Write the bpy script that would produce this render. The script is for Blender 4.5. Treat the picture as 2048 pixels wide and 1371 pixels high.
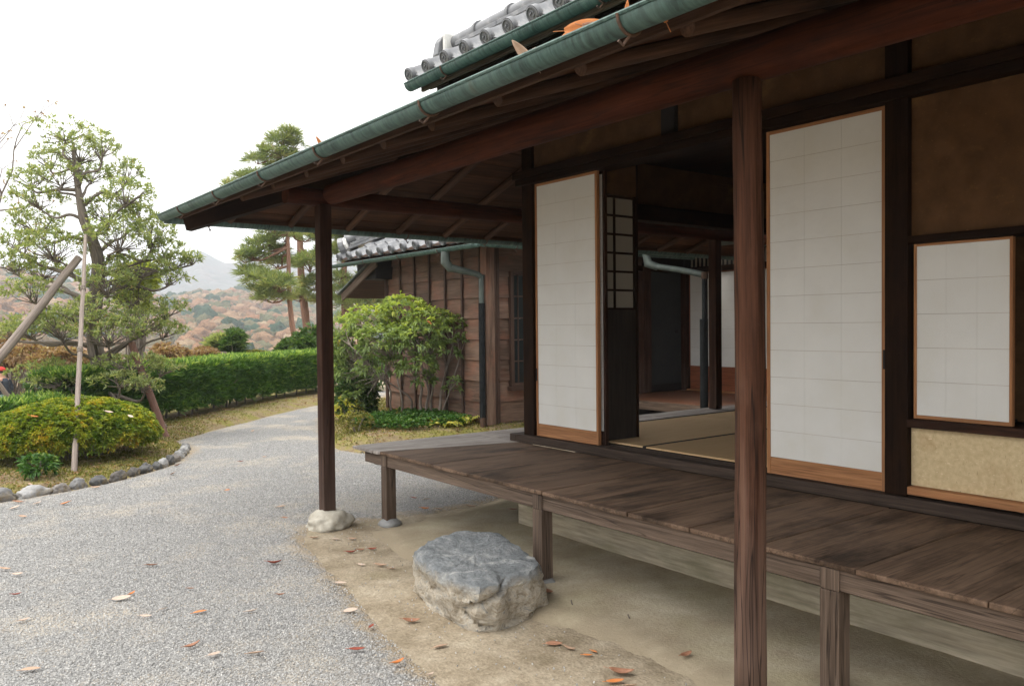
import bpy, math, random
import numpy as np
from mathutils import Vector, Matrix, noise as mnoise

random.seed(7); rng = np.random.default_rng(7)
for o in list(bpy.data.objects): bpy.data.objects.remove(o)
S = bpy.context.scene; COL = S.collection
R = math.radians

# ------------------------------------------------------------------ camera
F_PX, YAW, PITCH, ROLL = 1627.35, 0.652032, 0.0224807, -0.0100741
CAM = np.array([0.0, 0.0, 1.5])
_f = np.array([math.sin(YAW)*math.cos(PITCH), math.cos(YAW)*math.cos(PITCH), -math.sin(PITCH)])
_r = np.array([math.cos(YAW), -math.sin(YAW), 0.0]); _u = np.cross(_r, _f)
_c, _s = math.cos(ROLL), math.sin(ROLL)
_r, _u = _c*_r+_s*_u, -_s*_r+_c*_u
cam = bpy.data.cameras.new('camera'); camo = bpy.data.objects.new('camera', cam); COL.objects.link(camo)
camo.matrix_world = Matrix(((_r[0], _u[0], -_f[0], CAM[0]), (_r[1], _u[1], -_f[1], CAM[1]), (_r[2], _u[2], -_f[2], CAM[2]), (0, 0, 0, 1)))
cam.sensor_width = 36; cam.lens = 36*F_PX/2048; cam.clip_start = 0.05; cam.clip_end = 8000
S.camera = camo

# ------------------------------------------------------------------ sky, sun, exposure (overcast)
SUN_EL, SUN_AZ = R(66), R(-60)          # azimuth from +Y towards +X
w = bpy.data.worlds.new('World'); S.world = w; w.use_nodes = True
nt = w.node_tree; bg = nt.nodes['Background']
sky = nt.nodes.new('ShaderNodeTexSky'); sky.sky_type = 'NISHITA'; sky.sun_disc = False
sky.sun_elevation = SUN_EL; sky.sun_rotation = SUN_AZ; sky.air_density = 1.0; sky.dust_density = 4.0; sky.ozone_density = 1.0
hs = nt.nodes.new('ShaderNodeHueSaturation'); hs.inputs['Saturation'].default_value = 0.12; hs.inputs['Value'].default_value = 1.0
mx = nt.nodes.new('ShaderNodeMix'); mx.data_type = 'RGBA'; mx.inputs['Factor'].default_value = 0.8
# cloud cover: brighter overhead than at the horizon, as under any overcast sky
tcw = nt.nodes.new('ShaderNodeTexCoord'); sxyz = nt.nodes.new('ShaderNodeSeparateXYZ'); nt.links.new(tcw.outputs['Generated'], sxyz.inputs[0])
mr = nt.nodes.new('ShaderNodeMapRange'); mr.inputs['From Min'].default_value = 0; mr.inputs['From Max'].default_value = 1; mr.inputs['To Min'].default_value = 8.4; mr.inputs['To Max'].default_value = 12.6
nt.links.new(sxyz.outputs[2], mr.inputs['Value']); cbw = nt.nodes.new('ShaderNodeCombineColor')
for i_, k_ in enumerate((1.0, .985, .96)):
    mm_ = nt.nodes.new('ShaderNodeMath'); mm_.operation = 'MULTIPLY'; mm_.inputs[1].default_value = k_; nt.links.new(mr.outputs[0], mm_.inputs[0]); nt.links.new(mm_.outputs[0], cbw.inputs[i_])
nt.links.new(cbw.outputs[0], mx.inputs[7])
nt.links.new(sky.outputs['Color'], hs.inputs['Color']); nt.links.new(hs.outputs['Color'], mx.inputs[6])
nt.links.new(mx.outputs[2], bg.inputs['Color']); bg.inputs['Strength'].default_value = 0.12
sl = bpy.data.lights.new('sun', 'SUN'); sl.energy = 1.2; sl.angle = R(25); sl.color = (1, .96, .9)
so = bpy.data.objects.new('sun', sl); COL.objects.link(so)
sd = Vector((math.sin(SUN_AZ)*math.cos(SUN_EL), math.cos(SUN_AZ)*math.cos(SUN_EL), math.sin(SUN_EL)))
so.rotation_euler = sd.to_track_quat('Z', 'Y').to_euler(); so.location = (-20, 0, 40)
vs = S.view_settings; S.display_settings.display_device = 'sRGB'
vs.view_transform = 'Standard'; vs.look = 'None'; vs.gamma = 1; vs.exposure = 1.1; vs.use_curve_mapping = False
S.render.engine = 'CYCLES'; cy = S.cycles
cy.use_denoising = True; cy.max_bounces = 8; cy.diffuse_bounces = 5; cy.glossy_bounces = 2; cy.transmission_bounces = 4
cy.transparent_max_bounces = 8; cy.volume_bounces = 1; cy.sample_clamp_indirect = 6; cy.use_adaptive_sampling = True; cy.adaptive_threshold = 0.02
cy.caustics_reflective = False; cy.caustics_refractive = False

def W(u, v, d):                          # point seen at photo pixel (u,v), d metres in front of the camera
    return CAM + d*(_f + _r*(u-1024)/F_PX + _u*(685.5-v)/F_PX)
def G(u, v, z=0.0):                      # the same on the level z
    k = _f + _r*(u-1024)/F_PX + _u*(685.5-v)/F_PX
    return CAM + k*(z-CAM[2])/k[2]

# ------------------------------------------------------------------ helpers
def wl(o):
    p = Vector((0, 0, 0))
    while o: p += o.location; o = o.parent
    return p
def tag(o, label=None, cat=None, group=None, kind=None):
    for k, v in (('label', label), ('category', cat), ('group', group), ('kind', kind)):
        if v: o[k] = v
    return o
def empty(name, loc, label, cat, group=None):
    o = bpy.data.objects.new(name, None); COL.objects.link(o); o.location = loc; o.empty_display_size = .2
    return tag(o, label, cat, group)

class MB:
    """collects boxes, tubes and free faces; build() links them as one mesh"""
    def __init__(s): s.v = []; s.f = []; s.g = []; s.p = []
    def _add(s, vs, fs, gc, pr=None):
        b = len(s.v); s.v += [tuple(map(float, q)) for q in vs]; s.f += [tuple(b+i for i in f) for f in fs]
        s.g += [tuple(map(float, q)) for q in gc]; s.p += [random.random() if pr is None else pr]*len(vs)
    def hexa(s, p, ax=None, c=0.0):
        p = [np.array(q, float) for q in p]
        e = [p[1]-p[0], p[3]-p[0], p[4]-p[0]]
        if ax is None: ax = int(np.argmax([np.linalg.norm(q) for q in e]))
        d = e[ax]/(np.linalg.norm(e[ax])+1e-9)
        o1 = e[(ax+1) % 3]; o1 = o1-d*(o1@d); o1 /= np.linalg.norm(o1)+1e-9; o2 = np.cross(d, o1)
        off = np.array([random.random()*20 for _ in range(3)])
        gc = [np.array([q@d, q@o1, q@o2])+off for q in p]
        s._add(p, [(0, 3, 2, 1), (4, 5, 6, 7), (0, 1, 5, 4), (1, 2, 6, 5), (2, 3, 7, 6), (3, 0, 4, 7)], gc)
    def box(s, x0, x1, y0, y1, z0, z1, ax=None):
        s.hexa([(x0, y0, z0), (x1, y0, z0), (x1, y1, z0), (x0, y1, z0), (x0, y0, z1), (x1, y0, z1), (x1, y1, z1), (x0, y1, z1)], ax)
    def beam(s, a, b, wd, h, up=(0, 0, 1)):   # box from a to b (centre line), width wd, height h
        a = np.array(a, float); b = np.array(b, float); d = (b-a)/np.linalg.norm(b-a)
        sd = np.cross(d, np.array(up, float)); sd /= np.linalg.norm(sd); u = np.cross(sd, d)
        q = [a-sd*wd/2-u*h/2, b-sd*wd/2-u*h/2, b+sd*wd/2-u*h/2, a+sd*wd/2-u*h/2]
        s.hexa(q+[x+u*h for x in q], 0)
    def tube(s, pts, rad, n=10, cap=True, wob=0.0):
        pts = [np.array(q, float) for q in pts]
        if np.isscalar(rad): rad = [rad]*len(pts)
        vs = []; gc = []; L = 0; off = np.random.rand(3)*20; ref = None
        for i, q in enumerate(pts):
            t = pts[min(i+1, len(pts)-1)]-pts[max(i-1, 0)]; t = t/(np.linalg.norm(t)+1e-9)
            if ref is None:
                ref = np.cross(t, [0, 0, 1.]) if abs(t[2]) < .9 else np.cross(t, [1., 0, 0])
            ref = ref-t*(ref@t); ref /= np.linalg.norm(ref)+1e-9; b = np.cross(t, ref)
            if i: L += np.linalg.norm(q-pts[i-1])
            for k in range(n):
                a = 2*math.pi*k/n; rr = rad[i]*(1+wob*random.uniform(-1, 1))
                dd = ref*math.cos(a)+b*math.sin(a); vs.append(q+dd*rr)
                gc.append(np.array([L, math.cos(a)*rad[i], math.sin(a)*rad[i]])+off)
        fs = [(i*n+k, i*n+(k+1) % n, (i+1)*n+(k+1) % n, (i+1)*n+k) for i in range(len(pts)-1) for k in range(n)]
        if cap: fs += [tuple(range(n-1, -1, -1)), tuple((len(pts)-1)*n+k for k in range(n))]
        s._add(vs, fs, gc)
    def grid(s, P):                           # P: rows x cols x 3
        P = np.array(P, float); a, b = P.shape[:2]
        s._add(P.reshape(-1, 3), [(i*b+j, i*b+j+1, (i+1)*b+j+1, (i+1)*b+j) for i in range(a-1) for j in range(b-1)], P.reshape(-1, 3))
    def build(s, name, mat, parent=None, smooth=False, bevel=0.0, origin=None, label=None, cat=None, group=None, kind=None):
        V = np.array(s.v)
        if origin is None:
            lo, hi = V.min(0), V.max(0); origin = ((lo+hi)/2 if parent else np.array([(lo[0]+hi[0])/2, (lo[1]+hi[1])/2, lo[2]]))
        origin = Vector(origin)
        me = bpy.data.meshes.new(name); me.from_pydata([tuple(q) for q in V-np.array(origin)], [], s.f)
        a = me.attributes.new('gc', 'FLOAT_VECTOR', 'POINT'); a.data.foreach_set('vector', np.array(s.g, np.float32).ravel())
        a = me.attributes.new('pr', 'FLOAT', 'POINT'); a.data.foreach_set('value', np.array(s.p, np.float32))
        me.materials.append(mat); me.update()
        o = bpy.data.objects.new(name, me); COL.objects.link(o)
        if parent: o.parent = parent; o.location = origin-wl(parent)
        else: o.location = origin
        if smooth: me.shade_smooth() if smooth is True else me.shade_smooth()
        if smooth == 'auto': me.set_sharp_from_angle(angle=R(40))
        if bevel:
            m = o.modifiers.new('bevel', 'BEVEL'); m.width = bevel; m.segments = 2; m.limit_method = 'ANGLE'; m.angle_limit = R(50)
        return tag(o, label, cat, group, kind)
def copy(o, loc=None, parent=None, rz=None):
    c = o.copy(); COL.objects.link(c)
    if parent: c.parent = parent
    if loc is not None: c.location = Vector(loc)-(wl(c.parent) if c.parent else Vector((0, 0, 0)))
    if rz is not None: c.rotation_euler = (0, 0, rz)
    return c

# ------------------------------------------------------------------ materials
def nd(nt, t, **kw):
    n = nt.nodes.new(t)
    for k, v in kw.items():
        if k in n.inputs.keys(): n.inputs[k].default_value = v
        else: setattr(n, k, v)
    return n
def mat(name, col=(.5, .5, .5), rough=.7, spec=.4):
    m = bpy.data.materials.new(name); m.use_nodes = True; b = m.node_tree.nodes['Principled BSDF']
    b.inputs['Base Color'].default_value = (*col, 1); b.inputs['Roughness'].default_value = rough
    b.inputs['Specular IOR Level'].default_value = spec
    return m, m.node_tree, b
def ramp(nt, fac, stops):
    r = nt.nodes.new('ShaderNodeValToRGB'); e = r.color_ramp.elements
    while len(e) < len(stops): e.new(.5)
    for q, (p, c) in zip(e, stops): q.position = p; q.color = (*c, 1) if len(c) == 3 else c
    nt.links.new(fac, r.inputs[0]); return r.outputs[0]
def mixc(nt, fac, a, b, mode='MIX'):
    m = nt.nodes.new('ShaderNodeMix'); m.data_type = 'RGBA'; m.blend_type = mode
    for s_, v in (('Factor', fac), ('A', a), ('B', b)):
        if hasattr(v, 'is_output'): nt.links.new(v, m.inputs[s_] if s_ == 'Factor' else m.inputs[6 if s_ == 'A' else 7])
        elif s_ == 'Factor': m.inputs[0].default_value = v
        else: m.inputs[6 if s_ == 'A' else 7].default_value = (*v, 1) if len(v) == 3 else v
    return m.outputs[2]
def mth(nt, op, a, b=0.0, c=None):
    m = nt.nodes.new('ShaderNodeMath'); m.operation = op
    for i, v in enumerate((a, b, c)):
        if v is None: continue
        if hasattr(v, 'is_output'): nt.links.new(v, m.inputs[i])
        else: m.inputs[i].default_value = v
    return m.outputs[0]
def attr(nt, n, out='Vector'): return nd(nt, 'ShaderNodeAttribute', attribute_name=n).outputs[out]
def mapn(nt, vec, sc=(1, 1, 1), loc=(0, 0, 0)):
    m = nd(nt, 'ShaderNodeMapping', Scale=sc, Location=loc); nt.links.new(vec, m.inputs[0]); return m.outputs[0]
def noise(nt, vec, scale=5, detail=4, rough=.55, out=0, dist=0):
    n = nd(nt, 'ShaderNodeTexNoise', Scale=scale, Detail=detail, Roughness=rough, Distortion=dist)
    if vec is not None: nt.links.new(vec, n.inputs['Vector'])
    return n.outputs[out]
def bump(nt, b, h, strength=.3, dist=.01):
    n = nd(nt, 'ShaderNodeBump', Strength=strength, Distance=dist); nt.links.new(h, n.inputs['Height']); nt.links.new(n.outputs[0], b.inputs['Normal'])
def sock(nt, x): return x
def wood(name, c1, c2, grain=28, crack=0.0, rough=.7, bmp=.35, blotch=None, bl_amt=.5, var=.25, spec=.3, bl_scale=2.2, streak=(2.0, 7.0, 7.0), fine_amt=.8, weather=None):
    m, nt, b = mat(name, c1, rough, spec); L = nt.links
    gc = attr(nt, 'gc')
    n1 = noise(nt, mapn(nt, gc, (1.2, grain, grain)), 1, 5, .6, dist=.4)
    n2 = noise(nt, mapn(nt, gc, (4, grain*5, grain*5)), 1, 3, .6)
    n3 = noise(nt, mapn(nt, gc, streak), .6, 3, .6)
    col = ramp(nt, n1, [(.28, c1), (.72, c2)])
    mid = tuple((a+b_)/2 for a, b_ in zip(c1, c2))
    col = mixc(nt, mth(nt, 'MULTIPLY', n3, .3), col, mid)
    fine = ramp(nt, n2, [(.3, (.5, .5, .5)), (.7, (1.2, 1.2, 1.2))]); col = mixc(nt, fine_amt, col, fine, 'MULTIPLY')
    if blotch:
        nb = noise(nt, mapn(nt, gc, (1.0, 2.2, 2.2)), bl_scale, 6, .65); col = mixc(nt, mth(nt, 'MULTIPLY', ramp(nt, nb, [(.47, (0, 0, 0)), (.66, (1, 1, 1))]), bl_amt), col, blotch)
    if weather:      # grey, rain-washed wood towards the foot
        zz = nd(nt, 'ShaderNodeSeparateXYZ'); L.new(nd(nt, 'ShaderNodeNewGeometry').outputs['Position'], zz.inputs[0])
        wf = mth(nt, 'ADD', mth(nt, 'MULTIPLY', zz.outputs[2], -.55), mth(nt, 'ADD', .55, mth(nt, 'MULTIPLY', n1, .75))); col = mixc(nt, ramp(nt, wf, [(.4, (0, 0, 0)), (1.0, (.6, .6, .6))]), col, weather)
    if crack:
        nk = noise(nt, mapn(nt, gc, (.55, 13, 13)), 1, 3, .55, dist=.25); col = mixc(nt, mth(nt, 'MULTIPLY', ramp(nt, mth(nt, 'ABSOLUTE', mth(nt, 'SUBTRACT', nk, .5)), [(.0, (1, 1, 1)), (.016, (0, 0, 0))]), crack), col, (.012, .008, .006))
    pv = mth(nt, 'ADD', mth(nt, 'MULTIPLY', attr(nt, 'pr', 'Fac'), .5), mth(nt, 'MULTIPLY', nd(nt, 'ShaderNodeObjectInfo').outputs['Random'], .5))
    k = mth(nt, 'ADD', mth(nt, 'MULTIPLY', pv, 2*var), 1-var)
    cb = nd(nt, 'ShaderNodeCombineColor'); [L.new(k, cb.inputs[i]) for i in range(3)]
    col = mixc(nt, 1.0, col, cb.outputs[0], 'MULTIPLY'); L.new(col, b.inputs['Base Color'])
    h = mth(nt, 'ADD', mth(nt, 'MULTIPLY', n1, .6), mth(nt, 'MULTIPLY', n2, .5)); bump(nt, b, h, bmp, .006)
    rr = mth(nt, 'ADD', mth(nt, 'MULTIPLY', n1, .25), rough-.12); L.new(rr, b.inputs['Roughness'])
    return m
M = {}
M['dark'] = wood('dark_wood', (.010, .005, .0033), (.026, .0135, .008), var=.25, blotch=(.045, .020, .009), bl_amt=.4, spec=.06)
M['post'] = wood('post_wood', (.026, .012, .008), (.08, .038, .024), grain=22, crack=.6, weather=(.13, .095, .08), var=.1, blotch=(.022, .01, .006), bl_amt=.5, spec=.08)
M['nearpost'] = wood('log_wood', (.026, .0105, .006), (.125, .055, .032), grain=24, crack=.9, weather=(.21, .155, .125), var=.1, blotch=(.17, .10, .07), bl_amt=.4, bl_scale=1.1, spec=.1, bmp=.7)
M['keta'] = wood('red_log', (.045, .012, .006), (.105, .03, .013), grain=16, var=.12, blotch=(.02, .008, .005), bl_amt=.6, spec=.08, crack=.6)
M['rafter'] = wood('rafter_wood', (.04, .021, .013), (.115, .062, .04), grain=26, var=.25, spec=.08)
M['board'] = wood('ceiling_board', (.03, .013, .0065), (.11, .05, .026), grain=14, var=.5, blotch=(.018, .01, .006), spec=.06)
M['deck'] = wood('veranda_wood', (.10, .06, .038), (.27, .178, .122), grain=15, crack=.5, fine_amt=.5, var=.2, blotch=(.014, .009, .006), bl_amt=.8, rough=.7, spec=.16, bl_scale=1.5, bmp=.8)
M['deckend'] = wood('bleached_veranda_wood', (.28, .235, .205), (.54, .49, .45), grain=16, var=.12, rough=.6, blotch=(.13, .1, .085), bl_amt=.6)
M['leg'] = wood('weathered_wood', (.06, .04, .028), (.21, .152, .115), grain=30, crack=.7, var=.18, bmp=.6, spec=.15)
M['sill'] = wood('sill_wood', (.035, .024, .018), (.085, .06, .046), grain=22, crack=.5, var=.12, spec=.15)
M['orange'] = wood('cedar', (.3, .125, .048), (.48, .235, .105), grain=26, var=.1, bmp=.15)
M['barn'] = wood('outbuilding_wood', (.085, .052, .036), (.225, .147, .108), grain=12, var=.34, blotch=(.26, .11, .07), bl_amt=.5, spec=.2)
M['barndark'] = wood('outbuilding_trim', (.045, .025, .017), (.105, .062, .045), grain=24, var=.12)
M['pale'] = wood('pale_foundation_wood', (.36, .30, .21), (.56, .49, .37), grain=10, var=.08, blotch=(.2, .19, .11), bl_amt=.5, bmp=.2)
M['pole'] = wood('pole_wood', (.15, .118, .098), (.32, .265, .225), grain=30, var=.2)
M['poler'] = wood('cedar_pole', (.12, .06, .045), (.24, .13, .1), grain=30, var=.1)
M['bark'] = wood('bark', (.10, .082, .066), (.28, .235, .195), grain=18, var=.2, bmp=.9, rough=.9)
M['pinebark'] = wood('pine_bark', (.13, .07, .048), (.30, .17, .12), grain=9, var=.2, bmp=.9, rough=.9)
M['floor'] = wood('brown_floor', (.12, .05, .028), (.2, .09, .05), grain=12, var=.15, rough=.4)
M['redboard'] = wood('red_board', (.2, .06, .025), (.3, .1, .045), grain=14, var=.1)

def plain(name, c1, c2, scale, rough=.8, bmp=.2, spec=.3, coord='Object', c3=None, c3rng=(.55, .7), c3scale=3, metal=0, detail=6):
    m, nt, b = mat(name, c1, rough, spec); tc = nd(nt, 'ShaderNodeTexCoord').outputs[coord]
    n = noise(nt, tc, scale, detail, .6); col = ramp(nt, n, [(.3, c1), (.7, c2)])
    if c3: col = mixc(nt, ramp(nt, noise(nt, tc, c3scale, 5, .6), [(c3rng[0], (0, 0, 0)), (c3rng[1], (1, 1, 1))]), col, c3)
    nt.links.new(col, b.inputs['Base Color']); b.inputs['Metallic'].default_value = metal
    if bmp: bump(nt, b, n, bmp, .01)
    return m
M['plaster'] = plain('ochre_plaster', (.60, .465, .27), (.70, .56, .345), 60, .95, .15, c3=(.44, .29, .15), c3rng=(.62, .75), c3scale=2.3)
def plaster_dark():  # brown mud plaster, its colour darkened further for the shade under the eave
    m, nt, b = mat('brown_plaster_shade', (.2, .1, .05), .95, .2); tc = nd(nt, 'ShaderNodeTexCoord').outputs['Object']
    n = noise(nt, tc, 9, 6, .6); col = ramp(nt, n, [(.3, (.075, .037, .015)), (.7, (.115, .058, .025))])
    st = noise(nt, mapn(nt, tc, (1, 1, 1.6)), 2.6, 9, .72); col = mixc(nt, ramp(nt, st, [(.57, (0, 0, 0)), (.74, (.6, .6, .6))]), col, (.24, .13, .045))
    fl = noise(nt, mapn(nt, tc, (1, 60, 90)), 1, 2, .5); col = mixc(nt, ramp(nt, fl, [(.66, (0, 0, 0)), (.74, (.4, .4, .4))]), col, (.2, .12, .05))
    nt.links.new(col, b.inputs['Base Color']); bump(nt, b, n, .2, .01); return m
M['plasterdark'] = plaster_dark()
def plaster_light():
    m, nt, b = mat('ochre_plaster_straw', (.6, .46, .27), .95, .15); tc = nd(nt, 'ShaderNodeTexCoord').outputs['Object']
    n = noise(nt, tc, 40, 6, .65); n2 = noise(nt, tc, 2.1, 7, .7); c = ramp(nt, n, [(.3, (.54, .41, .23)), (.7, (.70, .56, .345))])
    c = mixc(nt, ramp(nt, n2, [(.54, (0, 0, 0)), (.72, (.8, .8, .8))]), c, (.42, .26, .13))
    for sc_, lo, hi, cc in (((1, 34, 110), .66, .72, (.84, .70, .47)), ((1, 120, 30), .68, .74, (.30, .20, .10))):
        f = noise(nt, mapn(nt, tc, sc_), 1, 2, .5, dist=.5); c = mixc(nt, ramp(nt, f, [(lo, (0, 0, 0)), (hi, (.8, .8, .8))]), c, cc)
    nt.links.new(c, b.inputs['Base Color']); bump(nt, b, n, .4, .008); return m
M['plaster'] = plaster_light()
def paper_mat(name='shoji_paper', col=(.85, .835, .795), trans=.10):
    m, nt, b = mat(name, col, .9, .1); L = nt.links
    gc = nd(nt, 'ShaderNodeTexCoord').outputs['Object']
    wpos = nd(nt, 'ShaderNodeNewGeometry').outputs['Position']; n = noise(nt, wpos, 3.2, 6, .62); fib = noise(nt, wpos, 220, 2, .5); wr_ = noise(nt, wpos, 9, 3, .5); bump(nt, b, wr_, .22, .02)
    c = ramp(nt, n, [(.28, (col[0]*.92, col[1]*.91, col[2]*.88)), (.5, tuple(x*.96 for x in col)), (.7, col)]); c = mixc(nt, .10, c, fib, 'MULTIPLY'); L.new(c, b.inputs['Base Color'])
    t = nd(nt, 'ShaderNodeBsdfTranslucent'); L.new(c, t.inputs['Color'])
    x = nd(nt, 'ShaderNodeMixShader', Fac=trans); L.new(b.outputs[0], x.inputs[1]); L.new(t.outputs[0], x.inputs[2])
    L.new(x.outputs[0], nt.nodes['Material Output'].inputs['Surface']); return m
M['paper'] = paper_mat(); M['paperdim'] = paper_mat('aged_paper', (.42, .38, .31), .1)
def copper():
    m, nt, b = mat('verdigris_copper', (.15, .25, .22), .55, .4); L = nt.links; gc = attr(nt, 'gc')
    n = noise(nt, mapn(nt, gc, (34, 5, 5)), 1, 4, .65, dist=.8); n2 = noise(nt, mapn(nt, gc, (2.5, 9, 9)), 1, 5, .6)
    c = ramp(nt, n, [(.36, (.016, .034, .030)), (.5, (.045, .09, .078)), (.72, (.095, .16, .138))])
    c = mixc(nt, ramp(nt, n2, [(.4, (0, 0, 0)), (.7, (.5, .5, .5))]), c, (.11, .17, .15))
    n3 = noise(nt, mapn(nt, gc, (1.7, 1, 1)), 1, 3, .6); c = mixc(nt, ramp(nt, n3, [(.66, (0, 0, 0)), (.72, (.75, .75, .75))]), c, (.17, .08, .03))
    L.new(c, b.inputs['Base Color']); bump(nt, b, n, .15, .004); return m
M['copper'] = copper()
M['copperpale'] = plain('pale_copper', (.06, .075, .067), (.105, .125, .112), 8, .5, .1)
M['iron'] = plain('rusty_iron', (.05, .035, .03), (.13, .07, .04), 30, .7, .1)
M['blackpipe'] = plain('black_pipe', (.008, .009, .010), (.018, .02, .021), 12, .7, .05, .15)
M['tile'] = plain('grey_roof_tile', (.10, .105, .115), (.19, .195, .205), 7, .38, .12, .5, c3=(.28, .28, .275), c3rng=(.55, .7), c3scale=11)
M['mortar'] = plain('white_mortar', (.55, .55, .53), (.75, .75, .72), 18, .95, .4)
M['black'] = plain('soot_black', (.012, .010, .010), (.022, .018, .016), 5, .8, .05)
M['doordark'] = plain('dark_door_cloth', (.028, .030, .030), (.04, .041, .041), 4, .9, .05)
M['koshi'] = wood('dark_wainscot', (.03, .024, .020), (.055, .044, .036), grain=10, var=.1, rough=.55)
def tatami():
    m, nt, b = mat('tatami_straw', (.42, .34, .2), .75, .25); tc = nd(nt, 'ShaderNodeTexCoord').outputs['Object']
    wv = nd(nt, 'ShaderNodeTexWave', Scale=55, Distortion=.4, Detail=1, bands_direction='Y'); nt.links.new(tc, wv.inputs['Vector'])
    n = noise(nt, mapn(nt, tc, (1, 18, 1)), 3, 5, .6); c = ramp(nt, n, [(.3, (.62, .41, .21)), (.7, (.74, .53, .31))])
    n2 = nd(nt, 'ShaderNodeObjectInfo').outputs['Random']; c = mixc(nt, mth(nt, 'MULTIPLY', n2, .45), c, (.40, .25, .11))
    nt.links.new(c, b.inputs['Base Color']); bump(nt, b, wv.outputs['Fac'], .25, .002); return m
M['tatami'] = tatami()
M['glass'] = mat('window_glass', (.02, .025, .025), .12, .3)[0]

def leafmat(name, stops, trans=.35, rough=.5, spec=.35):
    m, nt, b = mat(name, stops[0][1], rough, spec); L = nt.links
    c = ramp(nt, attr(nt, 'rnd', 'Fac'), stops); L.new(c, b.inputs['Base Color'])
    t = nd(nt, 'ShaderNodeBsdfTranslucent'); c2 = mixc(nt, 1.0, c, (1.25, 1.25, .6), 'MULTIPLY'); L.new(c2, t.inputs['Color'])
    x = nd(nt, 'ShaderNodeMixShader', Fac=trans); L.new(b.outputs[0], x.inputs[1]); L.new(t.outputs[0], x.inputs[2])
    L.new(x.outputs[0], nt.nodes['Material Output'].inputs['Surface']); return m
M['lf_tree'] = leafmat('tree_leaf', [(0, (.13, .185, .08)), (.5, (.27, .325, .14)), (.85, (.40, .42, .20)), (.95, (.46, .40, .21)), (1, (.48, .2, .11))], .45)
M['lf_azalea'] = leafmat('azalea_leaf', [(0, (.07, .14, .015)), (.45, (.20, .265, .03)), (.8, (.40, .39, .04)), (1, (.55, .33, .045))])
M['lf_hedge'] = leafmat('hedge_leaf', [(0, (.03, .085, .02)), (.5, (.08, .175, .038)), (.8, (.2, .32, .07)), (1, (.42, .52, .13))])
M['lf_osm'] = leafmat('osmanthus_leaf', [(0, (.14, .20, .09)), (.45, (.26, .34, .13)), (.75, (.42, .50, .11)), (1, (.55, .56, .13))], .42)
M['lf_dark'] = leafmat('dark_shrub_leaf', [(0, (.035, .08, .025)), (.6, (.075, .14, .04)), (1, (.17, .24, .07))])
M['lf_pine'] = leafmat('pine_needle', [(0, (.11, .165, .075)), (.6, (.25, .30, .125)), (.9, (.38, .40, .18)), (1, (.46, .36, .2))], .42)
M['lf_fern'] = leafmat('fern_leaf', [(0, (.22, .3, .05)), (.5, (.48, .47, .09)), (1, (.62, .42, .12))])
M['lf_cover'] = leafmat('ground_cover_leaf', [(0, (.03, .09, .02)), (.7, (.08, .18, .035)), (1, (.2, .26, .06))])
M['lf_moss'] = leafmat('moss_blade', [(0, (.09, .1, .025)), (.6, (.19, .19, .045)), (1, (.34, .28, .11))])
M['lf_brown'] = leafmat('autumn_leaf', [(0, (.17, .09, .05)), (.5, (.30, .19, .11)), (.8, (.42, .31, .19)), (1, (.28, .30, .12))])
M['lf_yel'] = leafmat('yellow_conifer_leaf', [(0, (.2, .24, .045)), (.6, (.33, .38, .08)), (1, (.45, .46, .12))], .45)

# ------------------------------------------------------------------ foliage
def unit(a): return a/(np.linalg.norm(a, axis=-1, keepdims=True)+1e-9)
def leaves(name, P, D, L, wd, mat_, parent=None, fold=.25, droop=.15, rnd=None, origin=None, **tags):
    n = len(P); D = unit(D); up = np.tile(np.array([0, 0, 1.]), (n, 1))+rng.normal(0, .35, (n, 3))
    sd = unit(np.cross(D, up)); nm = np.cross(sd, D)
    L = np.broadcast_to(np.asarray(L, float), (n,))[:, None]; wd = np.broadcast_to(np.asarray(wd, float), (n,))[:, None]
    mid = P+D*L*.5; tip = P+D*L-np.array([0, 0, 1.])*L*droop
    V = np.stack([P, mid+sd*wd/2+nm*wd*fold, tip, mid-sd*wd/2+nm*wd*fold], 1).reshape(-1, 3)
    if origin is None:
        lo, hi = V.min(0), V.max(0); origin = (lo+hi)/2
        if parent is None: origin[2] = lo[2]
    V = V-origin
    b = (np.arange(n)*4)[:, None]; T = np.concatenate([b+np.array([0, 1, 2]), b+np.array([0, 2, 3])], 1).reshape(-1)
    me = bpy.data.meshes.new(name); me.vertices.add(len(V)); me.vertices.foreach_set('co', V.astype(np.float32).ravel())
    me.loops.add(len(T)); me.loops.foreach_set('vertex_index', T.astype(np.int32)); me.polygons.add(2*n)
    me.polygons.foreach_set('loop_start', np.arange(0, 6*n, 3, dtype=np.int32))
    try: me.polygons.foreach_set('loop_total', np.full(2*n, 3, np.int32))
    except Exception: pass
    if rnd is None: rnd = np.clip(rng.beta(2, 2.2, n), 0, 1)
    a = me.attributes.new('rnd', 'FLOAT', 'POINT'); a.data.foreach_set('value', np.repeat(rnd, 4).astype(np.float32))
    me.materials.append(mat_); me.update(calc_edges=True); me.validate()
    o = bpy.data.objects.new(name, me); COL.objects.link(o)
    if parent: o.parent = parent; o.location = Vector(origin)-wl(parent)
    else: o.location = Vector(origin)
    return tag(o, **tags)
def rosette(C, O, k, spread=.9, jit=.0):
    """k leaf bases/directions round each shoot C pointing along O"""
    C = np.repeat(C, k, 0); O = unit(np.repeat(O, k, 0)); t = rng.normal(0, 1, C.shape); t = unit(t-O*(t*O).sum(1, keepdims=True))
    s_ = rng.uniform(.35, 1.0, (len(C), 1))*spread
    D = unit(O*(1-s_*.55)+t*s_); return C+rng.normal(0, jit, C.shape) if jit else C, D
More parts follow.
